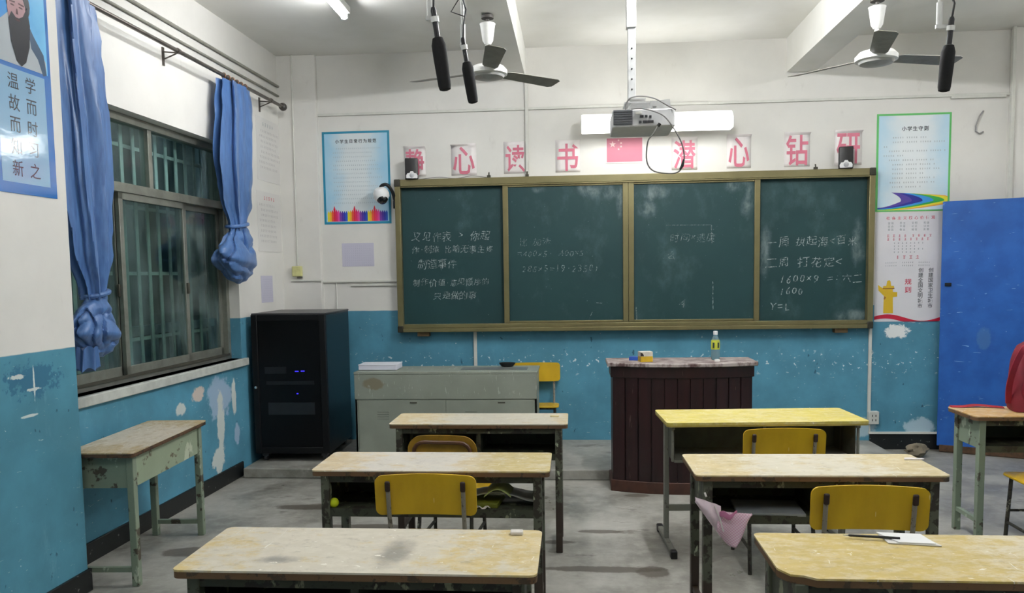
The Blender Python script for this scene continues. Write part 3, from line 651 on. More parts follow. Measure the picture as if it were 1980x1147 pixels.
curtain('blue curtain tied in a low knot, beside the white pillar', 0, 3.1,
        [(3.115, 3.975, .155, .05), (3.0, 3.985, .165, .055), (2.3, 4.02, .175, .075), (1.75, 4.02, .135, .075), (1.56, 4.03, .075, .055), (1.5, 4.03, .065, .05)],
        (4.05, 1.36, .215, .185, .125), (3.945, 1.24, 1.12, .07), 3, 8)
curtain('blue curtain tied in a high knot, near the corner charts', 0, 3.1,
        [(3.105, 5.87, .21, .045), (2.95, 5.88, .24, .05), (2.5, 5.82, .245, .06), (2.2, 5.81, .19, .06), (2.03, 5.81, .10, .05), (1.97, 5.81, .09, .045)],
        (5.815, 1.80, .335, .235, .135), None, 8, 7)

# ------------------------------------------------------------------ fans
M_fanw = plain('fan_white', (230, 230, 226), .35, var=.05); M_blade = plain('fan_blade_grey', (138, 136, 128), .5, .2, var=.12)
def fan(x, y, zt, hub, ang, label, rad=.59):
    t = thing('ceiling_fan', label, 'fan', (x, y, hub), 0, 'ceiling fans on the beams')
    L = zt-hub
    MB().lathe([(.018, L-.001), (.042, L-.012), (.042, L-.03), (.012, L-.035), (.012, L-.065)], 16).build('mount_hook', plain('mount_dark', (70, 66, 62), .6), t)
    MB().lathe([(.02, L-.20), (.036, L-.175), (.05, L-.075), (.054, L-.065), (.04, L-.06)], 20).build('canopy', M_fanw, t)
    MB().tube([(0, 0, .05), (0, 0, L-.16)], .014, 12).lathe([(.03, .03), (.03, .08), (.016, .095)], 14).build('down_rod', M_fanw, t)
    MB().lathe([(.05, .05), (.105, .04), (.128, .015), (.128, -.012), (.112, -.018)], 32).build('motor', M_fanw, t)
    MB().lathe([(.112, -.015), (.10, -.032), (.05, -.044), (.0, -.046)], 32).build('bottom_cover', plain('fan_cover_grey', (176, 176, 172), .4), t)
    for k in range(3):
        a = R(ang+120*k); b = MB(); M_ = Matrix.Rotation(a, 4, 'Z') @ Matrix.Rotation(R(-11), 4, 'X')
        pts = [(.10, -.03), (.16, -.055), (rad-.03, -.068), (rad, -.05), (rad, .045), (rad-.03, .062), (.16, .05), (.10, .03)]
        b.prism(pts, .004, .008, 0, M_); b.build('blade', M_blade, t)
fan(-.556, 5.33, 3.352, 2.965, 281, 'white ceiling fan with grey blades left of projector')
fan(1.945, 5.24, 3.330, 2.945, 255, 'white ceiling fan with grey blades right of projector')

# ------------------------------------------------------------------ microphones
M_foam = plain('black_foam', (22, 22, 23), .9, var=.15, sc=90); M_mic = plain('mic_black', (34, 34, 36), .4, .3)
def mic(x, y, zb, tilt, ln, label, rx):
    t = thing('hanging_microphone', label, 'microphone', (x, y, zb), 0, 'microphones hanging from the ceiling')
    M_ = Euler((R(4), R(tilt), 0)).to_matrix().to_4x4()
    MB().lathe([(.012, 0), (.022, .004), (.025, .02), (.0275, ln*.6), (.0275, ln-.03), (.020, ln-.004), (.012, ln)], 20, M_).build('foam_cover', M_foam, t)
    MB().lathe([(.011, ln-.01), (.011, ln+.10), (.008, ln+.11)], 12, M_).build('mic_body', M_mic, t)
    e = M_ @ Vector((0, 0, ln+.10)); e0 = M_ @ Vector((0, 0, ln+.03))
    MB().tube([(rx, .012, e.z-.02), (rx, .012, CEIL-zb)], .007, 8).tube([(rx, .012, e.z-.03), (rx, .012, e.z+.08)], .012, 10).build('drop_rod', M_fanw, t)
    MB().lathe([(.016, ln+.055), (.016, ln+.075)], 12, M_).box((rx*.55+e.x*.45, .006, e.z-.02), (abs(e.x-rx)+.03, .012, .016)).build('clamp', M_fanw, t)
    pts = [e, e+Vector((.004, -.012, .06)), Vector((rx+.02, -.012, e.z+.14)), Vector((rx-.012, -.012, e.z+.24)), Vector((rx+.014, -.012, e.z+.36)), Vector((rx, -.01, CEIL-zb))]
    MB().tube(pts, .0045, 6).tube([Vector((rx+.01, -.012, e.z+.11)), Vector((rx-.05, -.02, e.z+.13)), Vector((rx-.006, -.012, e.z+.2))], .003, 5).build('cable', M_mic, t)
mic(-.484, 3.03, 2.315, -7, .20, 'black foam microphone hanging at left, thicker of the pair', -.055)
mic(-.462, 3.72, 2.415, -8, .192, 'black foam microphone hanging just left of the fan hub, thinner of the pair', -.045)
mic(1.557, 3.45, 2.34, 3, .19, 'black foam microphone hanging before the right fan blade', -.02)

# ------------------------------------------------------------------ projector
M_pj = plain('projector_grey', (206, 206, 206), .45, var=.06); M_pd = plain('projector_vent', (104, 106, 110), .5)
pj = thing('projector', 'grey ceiling projector on perforated pole with looped cable', 'projector', (.40, 4.41, 2.41))
MB().prism(rrect(.345, .33, .03, 4, 0, .165), 0, .095).build('body', M_pj, pj, bevel=.006)
vt = MB(); vt.box((-.115, -.002, .052), (.105, .006, .082)); [vt.box((-.115, -.006, .02+k*.013), (.10, .006, .005)) for k in range(6)]; vt.build('vent_grille', M_pd, pj)
po = MB(); [po.box((x, -.003, z), (wd, .008, .013)) for x, z, wd in ((-.012, .055, .02), (.012, .055, .014), (-.02, .025, .014), (.005, .025, .022), (.035, .025, .034), (.035, .052, .012))]; po.build('port', plain('port_black', (48, 48, 52), .4), pj)
pb = MB(); pb.box((-.03, -.003, .075), (.035, .008, .014)); pb.build('sticker', M_white, pj)
MB().lathe([(.04, 0), (.04, .03), (.03, .034)], 20, Matrix.Translation((-.08, .33, .05)) @ Matrix.Rotation(-PI/2, 4, 'X')).build('lens', M_mic, pj)
ca = MB(); ca.box((.0, .16, .15), (.20, .16, .008)); ca.box((-.02, .16, .178), (.085, .085, .008))
for x, y in ((-.09, .09), (.09, .09), (-.09, .23), (.09, .23)): ca.tube([(x, y, .095), (x*.7, y, .15)], .006, 6)
ca.box((.10, .05, .125), (.10, .012, .05), rot=(0, R(-6), 0)); ca.box((.055, .04, .13), (.035, .02, .03)); ca.build('mount_cage', plain('cage_steel', (186, 186, 184), .4, .5), pj)
MB().box((-.055, .16, .178+.21), (.044, .044, .42)).build('lower_pole', plain('pole_white', (206, 207, 206), .4, .1), pj, bevel=.003)
MB().span((-.085, .13, .178+.40), (-.03, .19, CEIL-2.41)).build('upper_pole', plain('pole_grey', (196, 196, 194), .4, .1), pj, bevel=.003)
ho = MB(); [ho.lathe([(.005, 0), (.005, .002)], 8, Matrix.Translation((-.055, .138, .235+k*.057)) @ Matrix.Rotation(PI/2, 4, 'X')) for k in range(5)]; ho.build('pole_hole', M_mic, pj)
M_cab = plain('grey_cable', (120, 118, 116), .5)
def spl(pts, n=6):   # smooth polyline through points
    pts = [Vector(p) for p in pts]; out = []
    for i in range(len(pts)-1):
        p0, p1, p2, p3 = pts[max(i-1, 0)], pts[i], pts[i+1], pts[min(i+2, len(pts)-1)]
        for k in range(n):
            u = k/n; out.append(.5*((2*p1)+(p2-p0)*u+(2*p0-5*p1+4*p2-p3)*u*u+(3*p1-p0-3*p2+p3)*u**3))
    return out+[pts[-1]]
MB().tube(spl([(.075, -.02, .0), (.045, -.03, -.05), (.018, -.03, -.09), (.012, -.03, -.19), (.045, -.03, -.245), (.12, -.03, -.262), (.185, -.03, -.255), (.215, -.03, -.20), (.205, -.03, -.11), (.16, -.025, -.02), (.10, -.02, .055), (.0, -.02, .092), (-.07, -.015, .094)]), .0042, 6).build('cable_loop', M_cab, pj)
MB().tube([(.192, -.03, -.245), (.205, -.03, -.225), (.213, -.03, -.19)], [.005, .0085, .005], 8).tube([(.085, -.02, .01), (.075, -.02, -.004)], .009, 8).build('cable_plug', M_mic, pj)
MB().tube(spl([(-.10, 0, .095), (-.095, .0, .13), (-.07, .0, .158), (-.01, .0, .165), (.06, .0, .15), (.13, .0, .11), (.175, .0, .085)]), .0042, 6).build('power_cable', M_cab, pj)

# ------------------------------------------------------------------ speakers and camera on the board
def speaker(x, label, rz):
    t = thing('desktop_speaker', label, 'speaker', (x, WY-.066, BZ1), rz, 'speakers on the blackboard top')
    MB().prism(rrect(.115, .09, .008, 3), 0, .185).build('cabinet', plain('speaker_black', (24, 22, 23), .35), t, bevel=.004)
    g = MB()
    g.prism([(x_, z_) for x_, z_ in ((-.05, .004), (.05, .004), (.052, .03), (.04, .05), (.02, .052), (.012, .068), (-.012, .068), (-.02, .052), (-.04, .05), (-.052, .03))], .045, .052, 0, XZ); g.build('white_grille', plain('speaker_white', (232, 232, 232), .4, var=.03), t, bevel=.003)
    MB().lathe([(.022, 0), (.018, .004), (.004, .006)], 16, Matrix.Translation((0, -.051, .03)) @ Matrix.Rotation(PI/2, 4, 'X')).build('speaker_cone', plain('cone_grey', (186, 186, 190), .5), t)
speaker(-1.445, 'small black and white speaker on left end of blackboard', R(14)); speaker(2.365, 'small black and white speaker on right end of blackboard', R(-14))
wr = MB().tube(spl([(-1.38, WY-.03, BZ1+.004), (-1.2, WY-.025, BZ1+.02), (-1.05, WY-.03, BZ1+.004), (-.9, WY-.03, BZ1+.024), (-.76, WY-.03, BZ1+.006)]), .003, 5)
tag(wr.build('speaker_wire', M_cab), 'thin wire lying on blackboard top beside left speaker', 'wire')
CS = 1.35
cm = thing('wall_camera', 'white and black dome camera on curved arm left of blackboard', 'camera', (-1.655, WY, 2.34))
MB().tube(spl([(.05, -.01, -.09), (.04, -.10, .02), (.0, -.15, .085), (-.05, -.15, .075), (-.06, -.14, .04)]), [.016]*24+[.024], 10).build('arm', plain('camera_black', (20, 24, 28), .35), cm)
MB().box((.045, -.006, -.08), (.05, .012, .07)).build('base_plate', plain('camera_plate', (26, 28, 32), .4), cm, bevel=.003)
MB().lathe([(a*CS, b*CS) for a, b in ((.0, .05), (.03, .045), (.048, .025), (.054, -.005), (.05, -.025), (.035, -.04))], 24, Matrix.Translation((-.055, -.145, .0)) @ Euler((R(28), R(-14), 0)).to_matrix().to_4x4()).build('housing', plain('camera_white', (236, 236, 236), .3, var=.02), cm)
MB().lathe([(a*CS, b*CS) for a, b in ((.04, -.02), (.036, -.045), (.022, -.062), (.0, -.066))], 24, Matrix.Translation((-.055, -.145, .0)) @ Euler((R(-22), R(-18), 0)).to_matrix().to_4x4()).build('lens_dome', plain('lens_black', (12, 16, 20), .15), cm)

# ------------------------------------------------------------------ rack cabinet
M_rk = plain('rack_black', (7, 8, 10), .5, spec=.3, var=.1); M_rks = plain('rack_side', (10, 16, 22), .3, .1, var=.1)
M_rd = plain('rack_glass', (5, 6, 8), .35, spec=.25, var=.05)
rk = thing('rack_cabinet', 'tall black equipment rack on castors in the corner by the window', 'cabinet', (-2.345, 6.56, PLAT), R(1.5))
W, D, H = .62, .74, 1.225
MB().span((-W/2, -D/2+.03, .06), (W/2, D/2, H)).build('body', M_rks, rk, bevel=.008)
MB().span((-W/2-.004, -D/2+.02, H-.004), (W/2+.004, D/2, H+.012)).build('top_panel', plain('rack_top', (60, 60, 62), .4), rk, bevel=.006)
dr_ = MB(); dr_.span((-W/2, -D/2, .07), (-W/2+.05, -D/2+.03, H)).span((W/2-.05, -D/2, .07), (W/2, -D/2+.03, H)).span((-W/2+.05, -D/2, H-.05), (W/2-.05, -D/2+.03, H)).span((-W/2+.05, -D/2, .07), (W/2-.05, -D/2+.03, .12))
do = dr_.build('door', M_rk, rk, bevel=.004)
MB().span((-W/2+.05, -D/2+.010, .12), (W/2-.05, -D/2+.016, H-.05)).build('door_glass', M_rd, do)
MB().lathe([(.011, 0), (.011, .008), (.006, .010)], 12, Matrix.Translation((-W/2+.025, -D/2, .625)) @ Matrix.Rotation(PI/2, 4, 'X')).build('lock', plain('lock_chrome', (235, 235, 235), .15, .9), do)
for z, h, x0, x1, c_, nm in ((.765, .055, -.21, -.03, (20, 22, 26), 'equipment_panel'), (.66, .03, -.2, .2, (15, 17, 20), 'equipment_panel'), (.445, .10, -.19, .2, (24, 28, 33), 'equipment_panel')):
    MB().span((x0, -D/2+.006, z-h/2), (x1, -D/2+.012, z+h/2)).build(nm, plain('panel_%d' % int(z*1000), c_, .4), rk)
for x, z, w_ in ((.06, .755, .03), (.11, .757, .03), (.06, .57, .014)):
    MB().box((x, -D/2+.004, z), (w_, .004, .008)).build('indicator_light', emit('blue_indicator', (60, 50, 255), .8), rk)
for x in (-W/2+.07, W/2-.05):
    for y in (-D/2+.06, D/2-.08):
        c_ = MB(); c_.lathe([(.008, -.012), (.026, -.012), (.028, 0), (.026, .012), (.008, .012)], 16, Matrix.Translation((x, y, .028)) @ Matrix.Rotation(PI/2, 4, 'Y')).box((x, y, .052), (.05, .05, .02)); c_.build('castor', plain('castor_grey', (70, 68, 70), .4), rk)

# ------------------------------------------------------------------ teacher's steel desk
q = NT('grey_green_steel'); v = q.local(); n = q.noise(v, 3, 5)
c = q.mix(q.step(n, .3, .7), S(140, 146, 134), S(152, 158, 146)); c = q.mix(q.math('MULTIPLY', q.blob(v, (-.60, -.2, .63), (.10, .2, .05), .6, 10), .6), c, S(122, 106, 72))
c = q.mix(q.math('MULTIPLY', q.math('MULTIPLY', q.step(q.noise(q.scale(v, (6, 1, 1.5)), 8, 4, .6), .62, .68), q.step(q.sep(v)[2], .5, .56)), .5), c, S(196, 200, 192))
M_steel = q.fin(c, .45, .15)
td = thing('teacher_desk', 'grey green steel teacher desk on the platform beside rack', 'desk', (-1.068, 6.54, PLAT))
W, D, H = 1.53, .41, .73
b = MB().span((-W/2, -D/2, 0), (W/2, -D/2+.02, H-.02)).span((-W/2, -D/2, 0), (-W/2+.02, D/2, H-.02)).span((W/2-.02, -D/2, 0), (W/2, D/2, H-.02)); b.build('carcass', M_steel, td, bevel=.003)
MB().span((-W/2-.004, -D/2-.006, H-.022), (W/2+.008, D/2, H)).build('top', M_steel, td, bevel=.003)
MB().span((-W/2, -D/2-.008, .50), (W/2, -D/2, H-.024)).build('fascia', M_steel, td, bevel=.002)
for x0, x1 in ((-W/2+.03, -W/2+.50*W), (-W/2+.505*W, W/2-.03)):
    d_ = MB().span((x0, -D/2-.006, .04), (x1, -D/2, .49)).build('door', M_steel, td, bevel=.002)
    MB().span(((x0+x1)/2-.03+.10, -D/2-.009, .465), ((x0+x1)/2+.03+.10, -D/2-.004, .475)).build('handle_slot', M_capd, d_)
    lv = MB(); [lv.span((x0+.16, -D/2-.008, .33+k*.02), (x0+.26, -D/2-.005, .337+k*.02)) for k in range(4)]; lv.build('louvre', plain('louvre_grey', (120, 126, 116), .5), d_)
MB().span((.12, -.11, H), (.68, .06, H+.004)).build('screen_recess', plain('recess_dark', (108, 112, 110), .4), td)
bx = thing('white_box', 'flat white box on left end of teacher desk', 'box', (-1.655, 6.53, PLAT+H))
MB().box((0, 0, .025), (.33, .22, .045)).build('box_body', plain('white_box_card', (226, 226, 238), .4, var=.02), bx, bevel=.006)
MB().box((0, 0, .0485), (.335, .225, .006)).build('box_lid', plain('white_box_lid', (232, 232, 240), .4, var=.02), bx, bevel=.002)
be = MB().loft([[(a*math.cos(2*PI*k/24), b_*math.sin(2*PI*k/24), z) for k in range(24)] for a, b_, z in ((.03, .02, 0), (.05, .03, .006), (.068, .04, .03), (.072, .043, .038), (.05, .03, .042))])
tag(be.build('duster', plain('duster_black', (20, 24, 26), .6), loc=(-.57, 6.63, PLAT+H)), 'black rounded duster on right end of teacher desk', 'duster')

# ------------------------------------------------------------------ podium
q = NT('maroon_wood'); v = q.local(); n = q.noise(q.scale(v, (8, 8, .7)), 3, 5)
c = q.mix(q.step(n, .3, .7), S(26, 9, 11), S(42, 16, 18)); c = q.mix(q.math('MULTIPLY', q.step(q.noise(q.scale(v, (14, 14, 1.2), (2, 0, 0)), 4, 3), .70, .73), .35), c, S(150, 126, 118)); M_mar = q.fin(c, .4, bump=n, bs=.06)
q = NT('chalky_maroon_top'); v = q.local(); n = q.noise(q.scale(v, (2, 5, 1)), 6, 5, .65)
M_ptop = q.fin(q.mix(q.step(n, .36, .62), S(76, 50, 50), S(176, 166, 162)), .5)
pd_ = thing('podium', 'dark maroon plank podium with bowed front and chalky top', 'podium', (.785, 5.68, 0))
def bow(hw, front, back, bulge, n=20):
    pts = [(-hw+2*hw*k/n, front-bulge*(1-((2*k/n)-1)**2)) for k in range(n+1)]
    return pts+[(hw, back), (-hw, back)]
MB().prism(bow(.50, .012, .28, .10), .06, .92).build('carcass', M_mar, pd_)
pk = MB(); N = 11; bp_ = bow(.505, .0, 0, .10, N*8)
for k in range(N):
    seg = bp_[k*8:k*8+9]; a, b = seg[0], seg[-1]; w_ = b[0]-a[0]
    pts = [(x+(.004 if i == 0 else -.004 if i == 8 else 0), y) for i, (x, y) in enumerate(seg)]
    pk.prism(pts+[(x, y+.022) for x, y in reversed(pts)], .085, .845)
pk.build('front_planks', M_mar, pd_)
MB().prism(bow(.515, -.006, .285, .10), .845, .925).build('fascia', M_mar, pd_, bevel=.004)
MB().prism(bow(.54, -.02, .295, .10), .925, .955).build('top', M_ptop, pd_, bevel=.006)
MB().prism(bow(.515, -.008, .285, .10), 0, .085).build('plinth', plain('plinth_brown', (78, 46, 34), .55, var=.2), pd_, bevel=.003)
PT = .955
bz = MB().box((0, 0, .014), (.10, .05, .028), rot=None)
tag(bz.build('chalk_box', plain('blue_card', (38, 84, 176), .5), loc=(.465, 5.80, PT), rz=R(-10), bevel=.003), 'flat blue box on left side of podium top', 'box')
cb = thing('carton', 'yellow and white carton on left side of podium top', 'box', (.525, 5.715, PT), R(12))
MB().box((0, 0, .02), (.092, .07, .04)).build('lower_half', plain('carton_yellow', (214, 176, 40), .5), cb, bevel=.002)
MB().box((0, 0, .057), (.092, .07, .034)).build('upper_half', plain('carton_white', (220, 214, 200), .5), cb, bevel=.002)
k2 = MB(); k2.flat([(-.046, .043), (-.02, .043), (-.028, .062), (-.046, .07)], -.0356); k2.build('printed_patch', plain('patch_dark', (50, 40, 34), .5), cb)
bo = thing('water_bottle', 'clear plastic water bottle with yellow label on podium', 'bottle', (1.045, 5.80, PT))
q = NT('clear_plastic'); q.b.inputs['Transmission Weight'].default_value = .85; M_pet = q.fin(S(214, 226, 226), .12, IOR=1.15)
MB().lathe([(.026, 0), (.031, .008), (.031, .07), (.029, .085), (.031, .10), (.031, .13), (.024, .16), (.014, .178), (.0135, .19)], 24).build('bottle_body', M_pet, bo)
MB().lathe([(.0318, .078), (.0318, .135), (.029, .146)], 24).build('label_band', plain('bottle_label', (196, 200, 70), .4), bo)
g = MB(); [g.box((.0318*math.sin(a), -.0318*math.cos(a), .11), (.012, .004, .04), rot=(0, 0, a)) for a in (-.6, .5)]; g.build('label_print', plain('label_dark', (40, 60, 60), .4), bo)
MB().lathe([(.016, .186), (.0165, .21), (.014, .213)], 20).build('cap', plain('cap_white', (232, 234, 236), .4), bo)
cp = MB().lathe([(.02, 0), (.02, .012), (.012, .015)], 18); tag(cp.build('bottle_cap', plain('loose_cap', (230, 230, 226), .4), loc=(1.04, 5.70, PT)), 'loose white cap lying before the water bottle on podium', 'cap')

# ------------------------------------------------------------------ pupils' desks
def top_mat(name, wood, chalkc, seed, amt=.5, cx=0.0, spread=.5, yellow=None, yx=0, smears=()):
    q = NT(name); v = q.local(); o = (seed*3.1, seed*1.7, seed)
    n = q.noise(q.scale(v, (1.2, 3, 1), o), 4, 6, .65)
    c = q.mix(q.step(n, .3, .7), S(*[x*.93 for x in wood]), S(*wood))
    if yellow: c = q.mix(q.step(q.math('ADD', q.sep(v)[0], q.math('MULTIPLY', n, .2)), yx, yx+.25), c, S(*yellow))
    x = q.math('ABSOLUTE', q.math('SUBTRACT', q.sep(v)[0], cx)); fall = q.step(x, spread, spread*.25)
    big = q.step(q.math('ADD', q.noise(q.scale(v, (1.3, 2, 1), o), 7, 8, .75), q.math('MULTIPLY', fall, .22)), .68-amt*.2, .86-amt*.2)
    c = q.mix(q.math('MULTIPLY', big, .75), c, S(*chalkc))
    mot = q.step(q.noise(q.scale(v, (1, 1.6, 1), o), 17, 6, .7), .42, .66); c = q.mix(q.math('MULTIPLY', mot, .38), c, S(228, 222, 206))
    scr = q.step(q.noise(q.scale(v, (9, 1.3, 1), (seed*2.0, 1, 3)), 4, 3, .5, 2.2), .715, .735); c = q.mix(q.math('MULTIPLY', scr, .8), c, S(240, 238, 228))
    dirt = q.step(q.noise(q.scale(v, (1, 2, 1), (seed, 5, 5)), 5, 6, .7), .62, .74); c = q.mix(q.math('MULTIPLY', dirt, .55), c, S(126, 114, 90))
    sm = q.step(q.noise(q.scale(v, (1, 1.4, 1), (seed, 2, 7)), 26, 5, .7), .56, .66); c = q.mix(q.math('MULTIPLY', sm, .22), c, S(120, 110, 92))
    for bc, br_, bk in smears: c = q.mix(q.math('MULTIPLY', q.blob(v, bc, br_, bk, 12, 1.4, .2), .7), c, S(110, 108, 102))
    fl = q.step(q.noise(q.scale(v, (3, 7, 1), o), 8, 3, .5, .8), .69, .715); c = q.mix(fl, c, S(238, 234, 222))
    return q.fin(c, .42, bump=n, bs=.08)
M_edge = chipped('desk_edge_wood', (112, 84, 56), (70, 56, 42), .55, 25)
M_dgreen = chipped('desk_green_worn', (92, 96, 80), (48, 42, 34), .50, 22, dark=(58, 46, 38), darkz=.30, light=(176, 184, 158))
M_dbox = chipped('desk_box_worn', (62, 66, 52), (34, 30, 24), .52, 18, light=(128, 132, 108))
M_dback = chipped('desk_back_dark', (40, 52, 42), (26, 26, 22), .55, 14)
M_pale = chipped('pale_green_paint', (158, 172, 146), (86, 76, 56), .60, 9, light=(190, 198, 176))
M_palel = chipped('pale_green_leg', (136, 150, 130), (72, 66, 54), .58, 14, light=(178, 188, 168))
def desk(label, x0, x1, y0, y1, H, topm, rz=0, frame=M_dgreen, box=M_dbox, back=M_dback, sz=.12, openright=False, flip=False, bd=.17, group='pupils desks', chip=False, edge=M_edge):
    W, D = x1-x0, y1-y0
    t = thing('school_desk', label, 'desk', ((x0+x1)/2, (y0+y1)/2, 0), rz, group)
    poly = rrect(W, D, .022, 3)
    if chip: poly = [p for p in poly if not (p[0] < -W/2+.05 and p[1] < -D/2+.05)]+[(-W/2, -D/2+.075), (-W/2+.025, -D/2+.03), (-W/2+.06, -D/2+.022), (-W/2+.09, -D/2)]; poly.sort(key=lambda p: math.atan2(p[1]*W/D, p[0]))
    tp = MB().prism(poly, H-.006, H); tp.build('desktop', topm, t)
    MB().prism([(x*.998, y*.996) for x, y in poly], H-.026, H-.006).build('desktop_edge', edge, t)
    s = -1 if not flip else 1; fx, fy = W/2-.055, D/2-.04
    lr = .019
    for sx in (-1, 1):
        for sy in (-1, 1):
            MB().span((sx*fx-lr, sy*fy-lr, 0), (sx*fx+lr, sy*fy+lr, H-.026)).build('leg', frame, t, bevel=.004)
    for sx in (-1, 1):
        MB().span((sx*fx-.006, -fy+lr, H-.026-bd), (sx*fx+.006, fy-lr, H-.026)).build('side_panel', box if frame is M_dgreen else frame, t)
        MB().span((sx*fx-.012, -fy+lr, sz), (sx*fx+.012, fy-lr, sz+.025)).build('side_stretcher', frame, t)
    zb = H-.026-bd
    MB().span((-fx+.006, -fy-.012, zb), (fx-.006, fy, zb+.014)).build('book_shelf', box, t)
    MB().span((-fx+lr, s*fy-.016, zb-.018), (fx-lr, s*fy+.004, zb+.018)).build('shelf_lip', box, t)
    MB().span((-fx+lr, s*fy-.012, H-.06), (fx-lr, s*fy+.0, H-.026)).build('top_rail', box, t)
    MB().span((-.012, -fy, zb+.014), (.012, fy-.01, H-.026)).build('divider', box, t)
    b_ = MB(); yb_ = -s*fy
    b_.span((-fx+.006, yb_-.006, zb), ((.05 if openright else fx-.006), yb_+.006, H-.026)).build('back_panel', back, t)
    if openright: MB().span((.05, yb_-.008, zb+.06), (fx-.006, yb_+.008, zb+.085)).build('back_rail', box, t)
    return t
cream, chalkw = (222, 204, 160), (226, 224, 216)
DH = .755
desk('worn double desk with chalk-dusted top nearest the camera on the left', -1.181, -.108, 2.125, 2.515, DH, top_mat('desktop_near_left', (212, 190, 130), (208, 205, 196), 1, .95, -.1, .6, smears=(((.09, -.03, .75), (.05, .12, .5), .8), ((-.25, -.1, .75), (.06, .03, .5), .9))))
desk('worn double desk in second row left with ball and papers inside', -1.16, -.106, 3.285, 3.645, DH, top_mat('desktop_middle_left', (212, 192, 152), (212, 210, 206), 2, .8, -.1, .4, (194, 176, 118), .18), openright=True)
desk('worn double desk in front row left with dusty top before the teacher desk', -1.066, -.035, 4.345, 4.70, DH, top_mat('desktop_front_left', (208, 188, 144), (210, 208, 198), 3, .95, .1, .55))
desk('worn double desk in second row right with pink checked cloth hanging out', .502, 1.536, 3.242, 3.632, DH, top_mat('desktop_middle_right', (206, 188, 138), (214, 210, 196), 4, .75, .0, .45), rz=R(.8))
desk('yellow topped double desk nearest the camera on the right with pen and paper', .574, 1.64, 2.135, 2.515, DH, top_mat('desktop_near_right', (204, 180, 104), (218, 210, 186), 5, .42, .3, .35), chip=True)
desk('pale green single-sided desk with orange top under the red backpack', 2.287, 3.33, 4.58, 4.92, DH, top_mat('desktop_far_right', (200, 160, 92), (206, 180, 130), 6, .2), frame=M_palel, box=M_dbox, back=M_dback)
sd = desk('pale green chipped desk standing along the left wall under the window', -.455-2.465, .455-2.465, 4.2-.185, 4.2+.185, .72, top_mat('desktop_wall_side', (182, 160, 116), (206, 198, 184), 7, .7), rz=R(-87.0), frame=M_palel, box=M_pale, back=M_pale, sz=.075, flip=False, group='pupils desks', edge=chipped('side_edge', (96, 70, 48), (60, 46, 34), .5, 20))
# modern yellow desk: C-frame legs with floor runners
M_yt = top_mat('desktop_yellow', (214, 198, 98), (220, 208, 142), 8, .25)
M_gl = chipped('grey_steel_leg', (132, 132, 122), (96, 92, 84), .6, 30)
yd = thing('school_desk', 'bright yellow double desk on grey runner legs in front row right before podium', 'desk', (1.055, 4.535, 0), R(3.2), 'pupils desks')
W, D, H = 1.11, .43, .772
poly = rrect(W, D, .02, 3); MB().prism(poly, H-.014, H).build('desktop', M_yt, yd); MB().prism([(x*.998, y*.997) for x, y in poly], H-.024, H-.014).build('desktop_edge', plain('yellow_ply_edge', (190, 170, 84), .5), yd)
for sx in (-1, 1):
    x = sx*(W/2-.04)
    lg = MB(); lg.span((x-.013, .02, .03), (x+.013, .07, H-.024)); lg.span((x-.012, -D/2+.05, H-.05), (x+.012, D/2-.04, H-.024)); lg.span((x-.007, -D/2+.05, H-.23), (x+.007, -D/2+.066, H-.05)); L_ = lg.build('leg', M_gl, yd, bevel=.004)
    rn = MB(); rn.span((x-.015, -D/2+.01, .012), (x+.015, D/2+.06, .04)); rn.build('foot_runner', M_gl, L_, bevel=.005)
    ft = MB(); [ft.span((x-.018, y-.022, 0), (x+.018, y+.022, .044)) for y in (-D/2+.02, D/2+.05)]; ft.build('foot_cap', M_mic, L_, bevel=.004)
MB().span((-W/2+.05, -D/2+.05, H-.235), (W/2-.05, D/2-.05, H-.221)).build('book_shelf', M_gl, yd)
MB().span((-W/2+.05, D/2-.06, H-.235), (W/2-.05, D/2-.048, H-.024)).build('back_panel', plain('tray_back', (96, 98, 84), .6), yd)
for sx in (-1, 1): MB().span((sx*(W/2-.05)-.003, -D/2+.07, H-.235), (sx*(W/2-.05)+.003, D/2-.05, H-.024)).build('side_panel', plain('tray_side', (90, 90, 78), .6), yd)
MB().span((-.006, -D/2+.06, H-.235), (.006, -D/2+.072, H-.024)).build('divider', M_gl, yd)
MB().span((-W/2+.05, .035, .20), (W/2-.05, .055, .235)).build('cross_bar', M_gl, yd)

# ------------------------------------------------------------------ chairs
q = NT('yellow_plywood'); v = q.local(); n = q.noise(q.scale(v, (1, 1, .5)), 7, 5)
c = q.mix(q.step(n, .3, .7), S(194, 156, 24), S(212, 174, 34)); c = q.mix(q.math('MULTIPLY', q.step(q.noise(q.scale(v, (1, 1, .6), (4, 0, 2)), 9, 4, .6), .66, .76), .5), c, S(140, 100, 30))
c = q.mix(q.step(q.noise(q.scale(v, (6, 1, 1), (1, 1, 8)), 9, 2, .4), .745, .76), c, S(226, 206, 140)); M_yply = q.fin(c, .38)
M_oply = plain('ochre_plywood', (168, 130, 40), .45, var=.15)
M_post = chipped('worn_steel_post', (150, 144, 130), (96, 88, 76), .56, 30); M_ch = chipped('chair_steel', (64, 62, 52), (40, 34, 28), .5, 30, light=(150, 150, 132))
M_dk = plain('dark_slot', (52, 34, 26), .6)
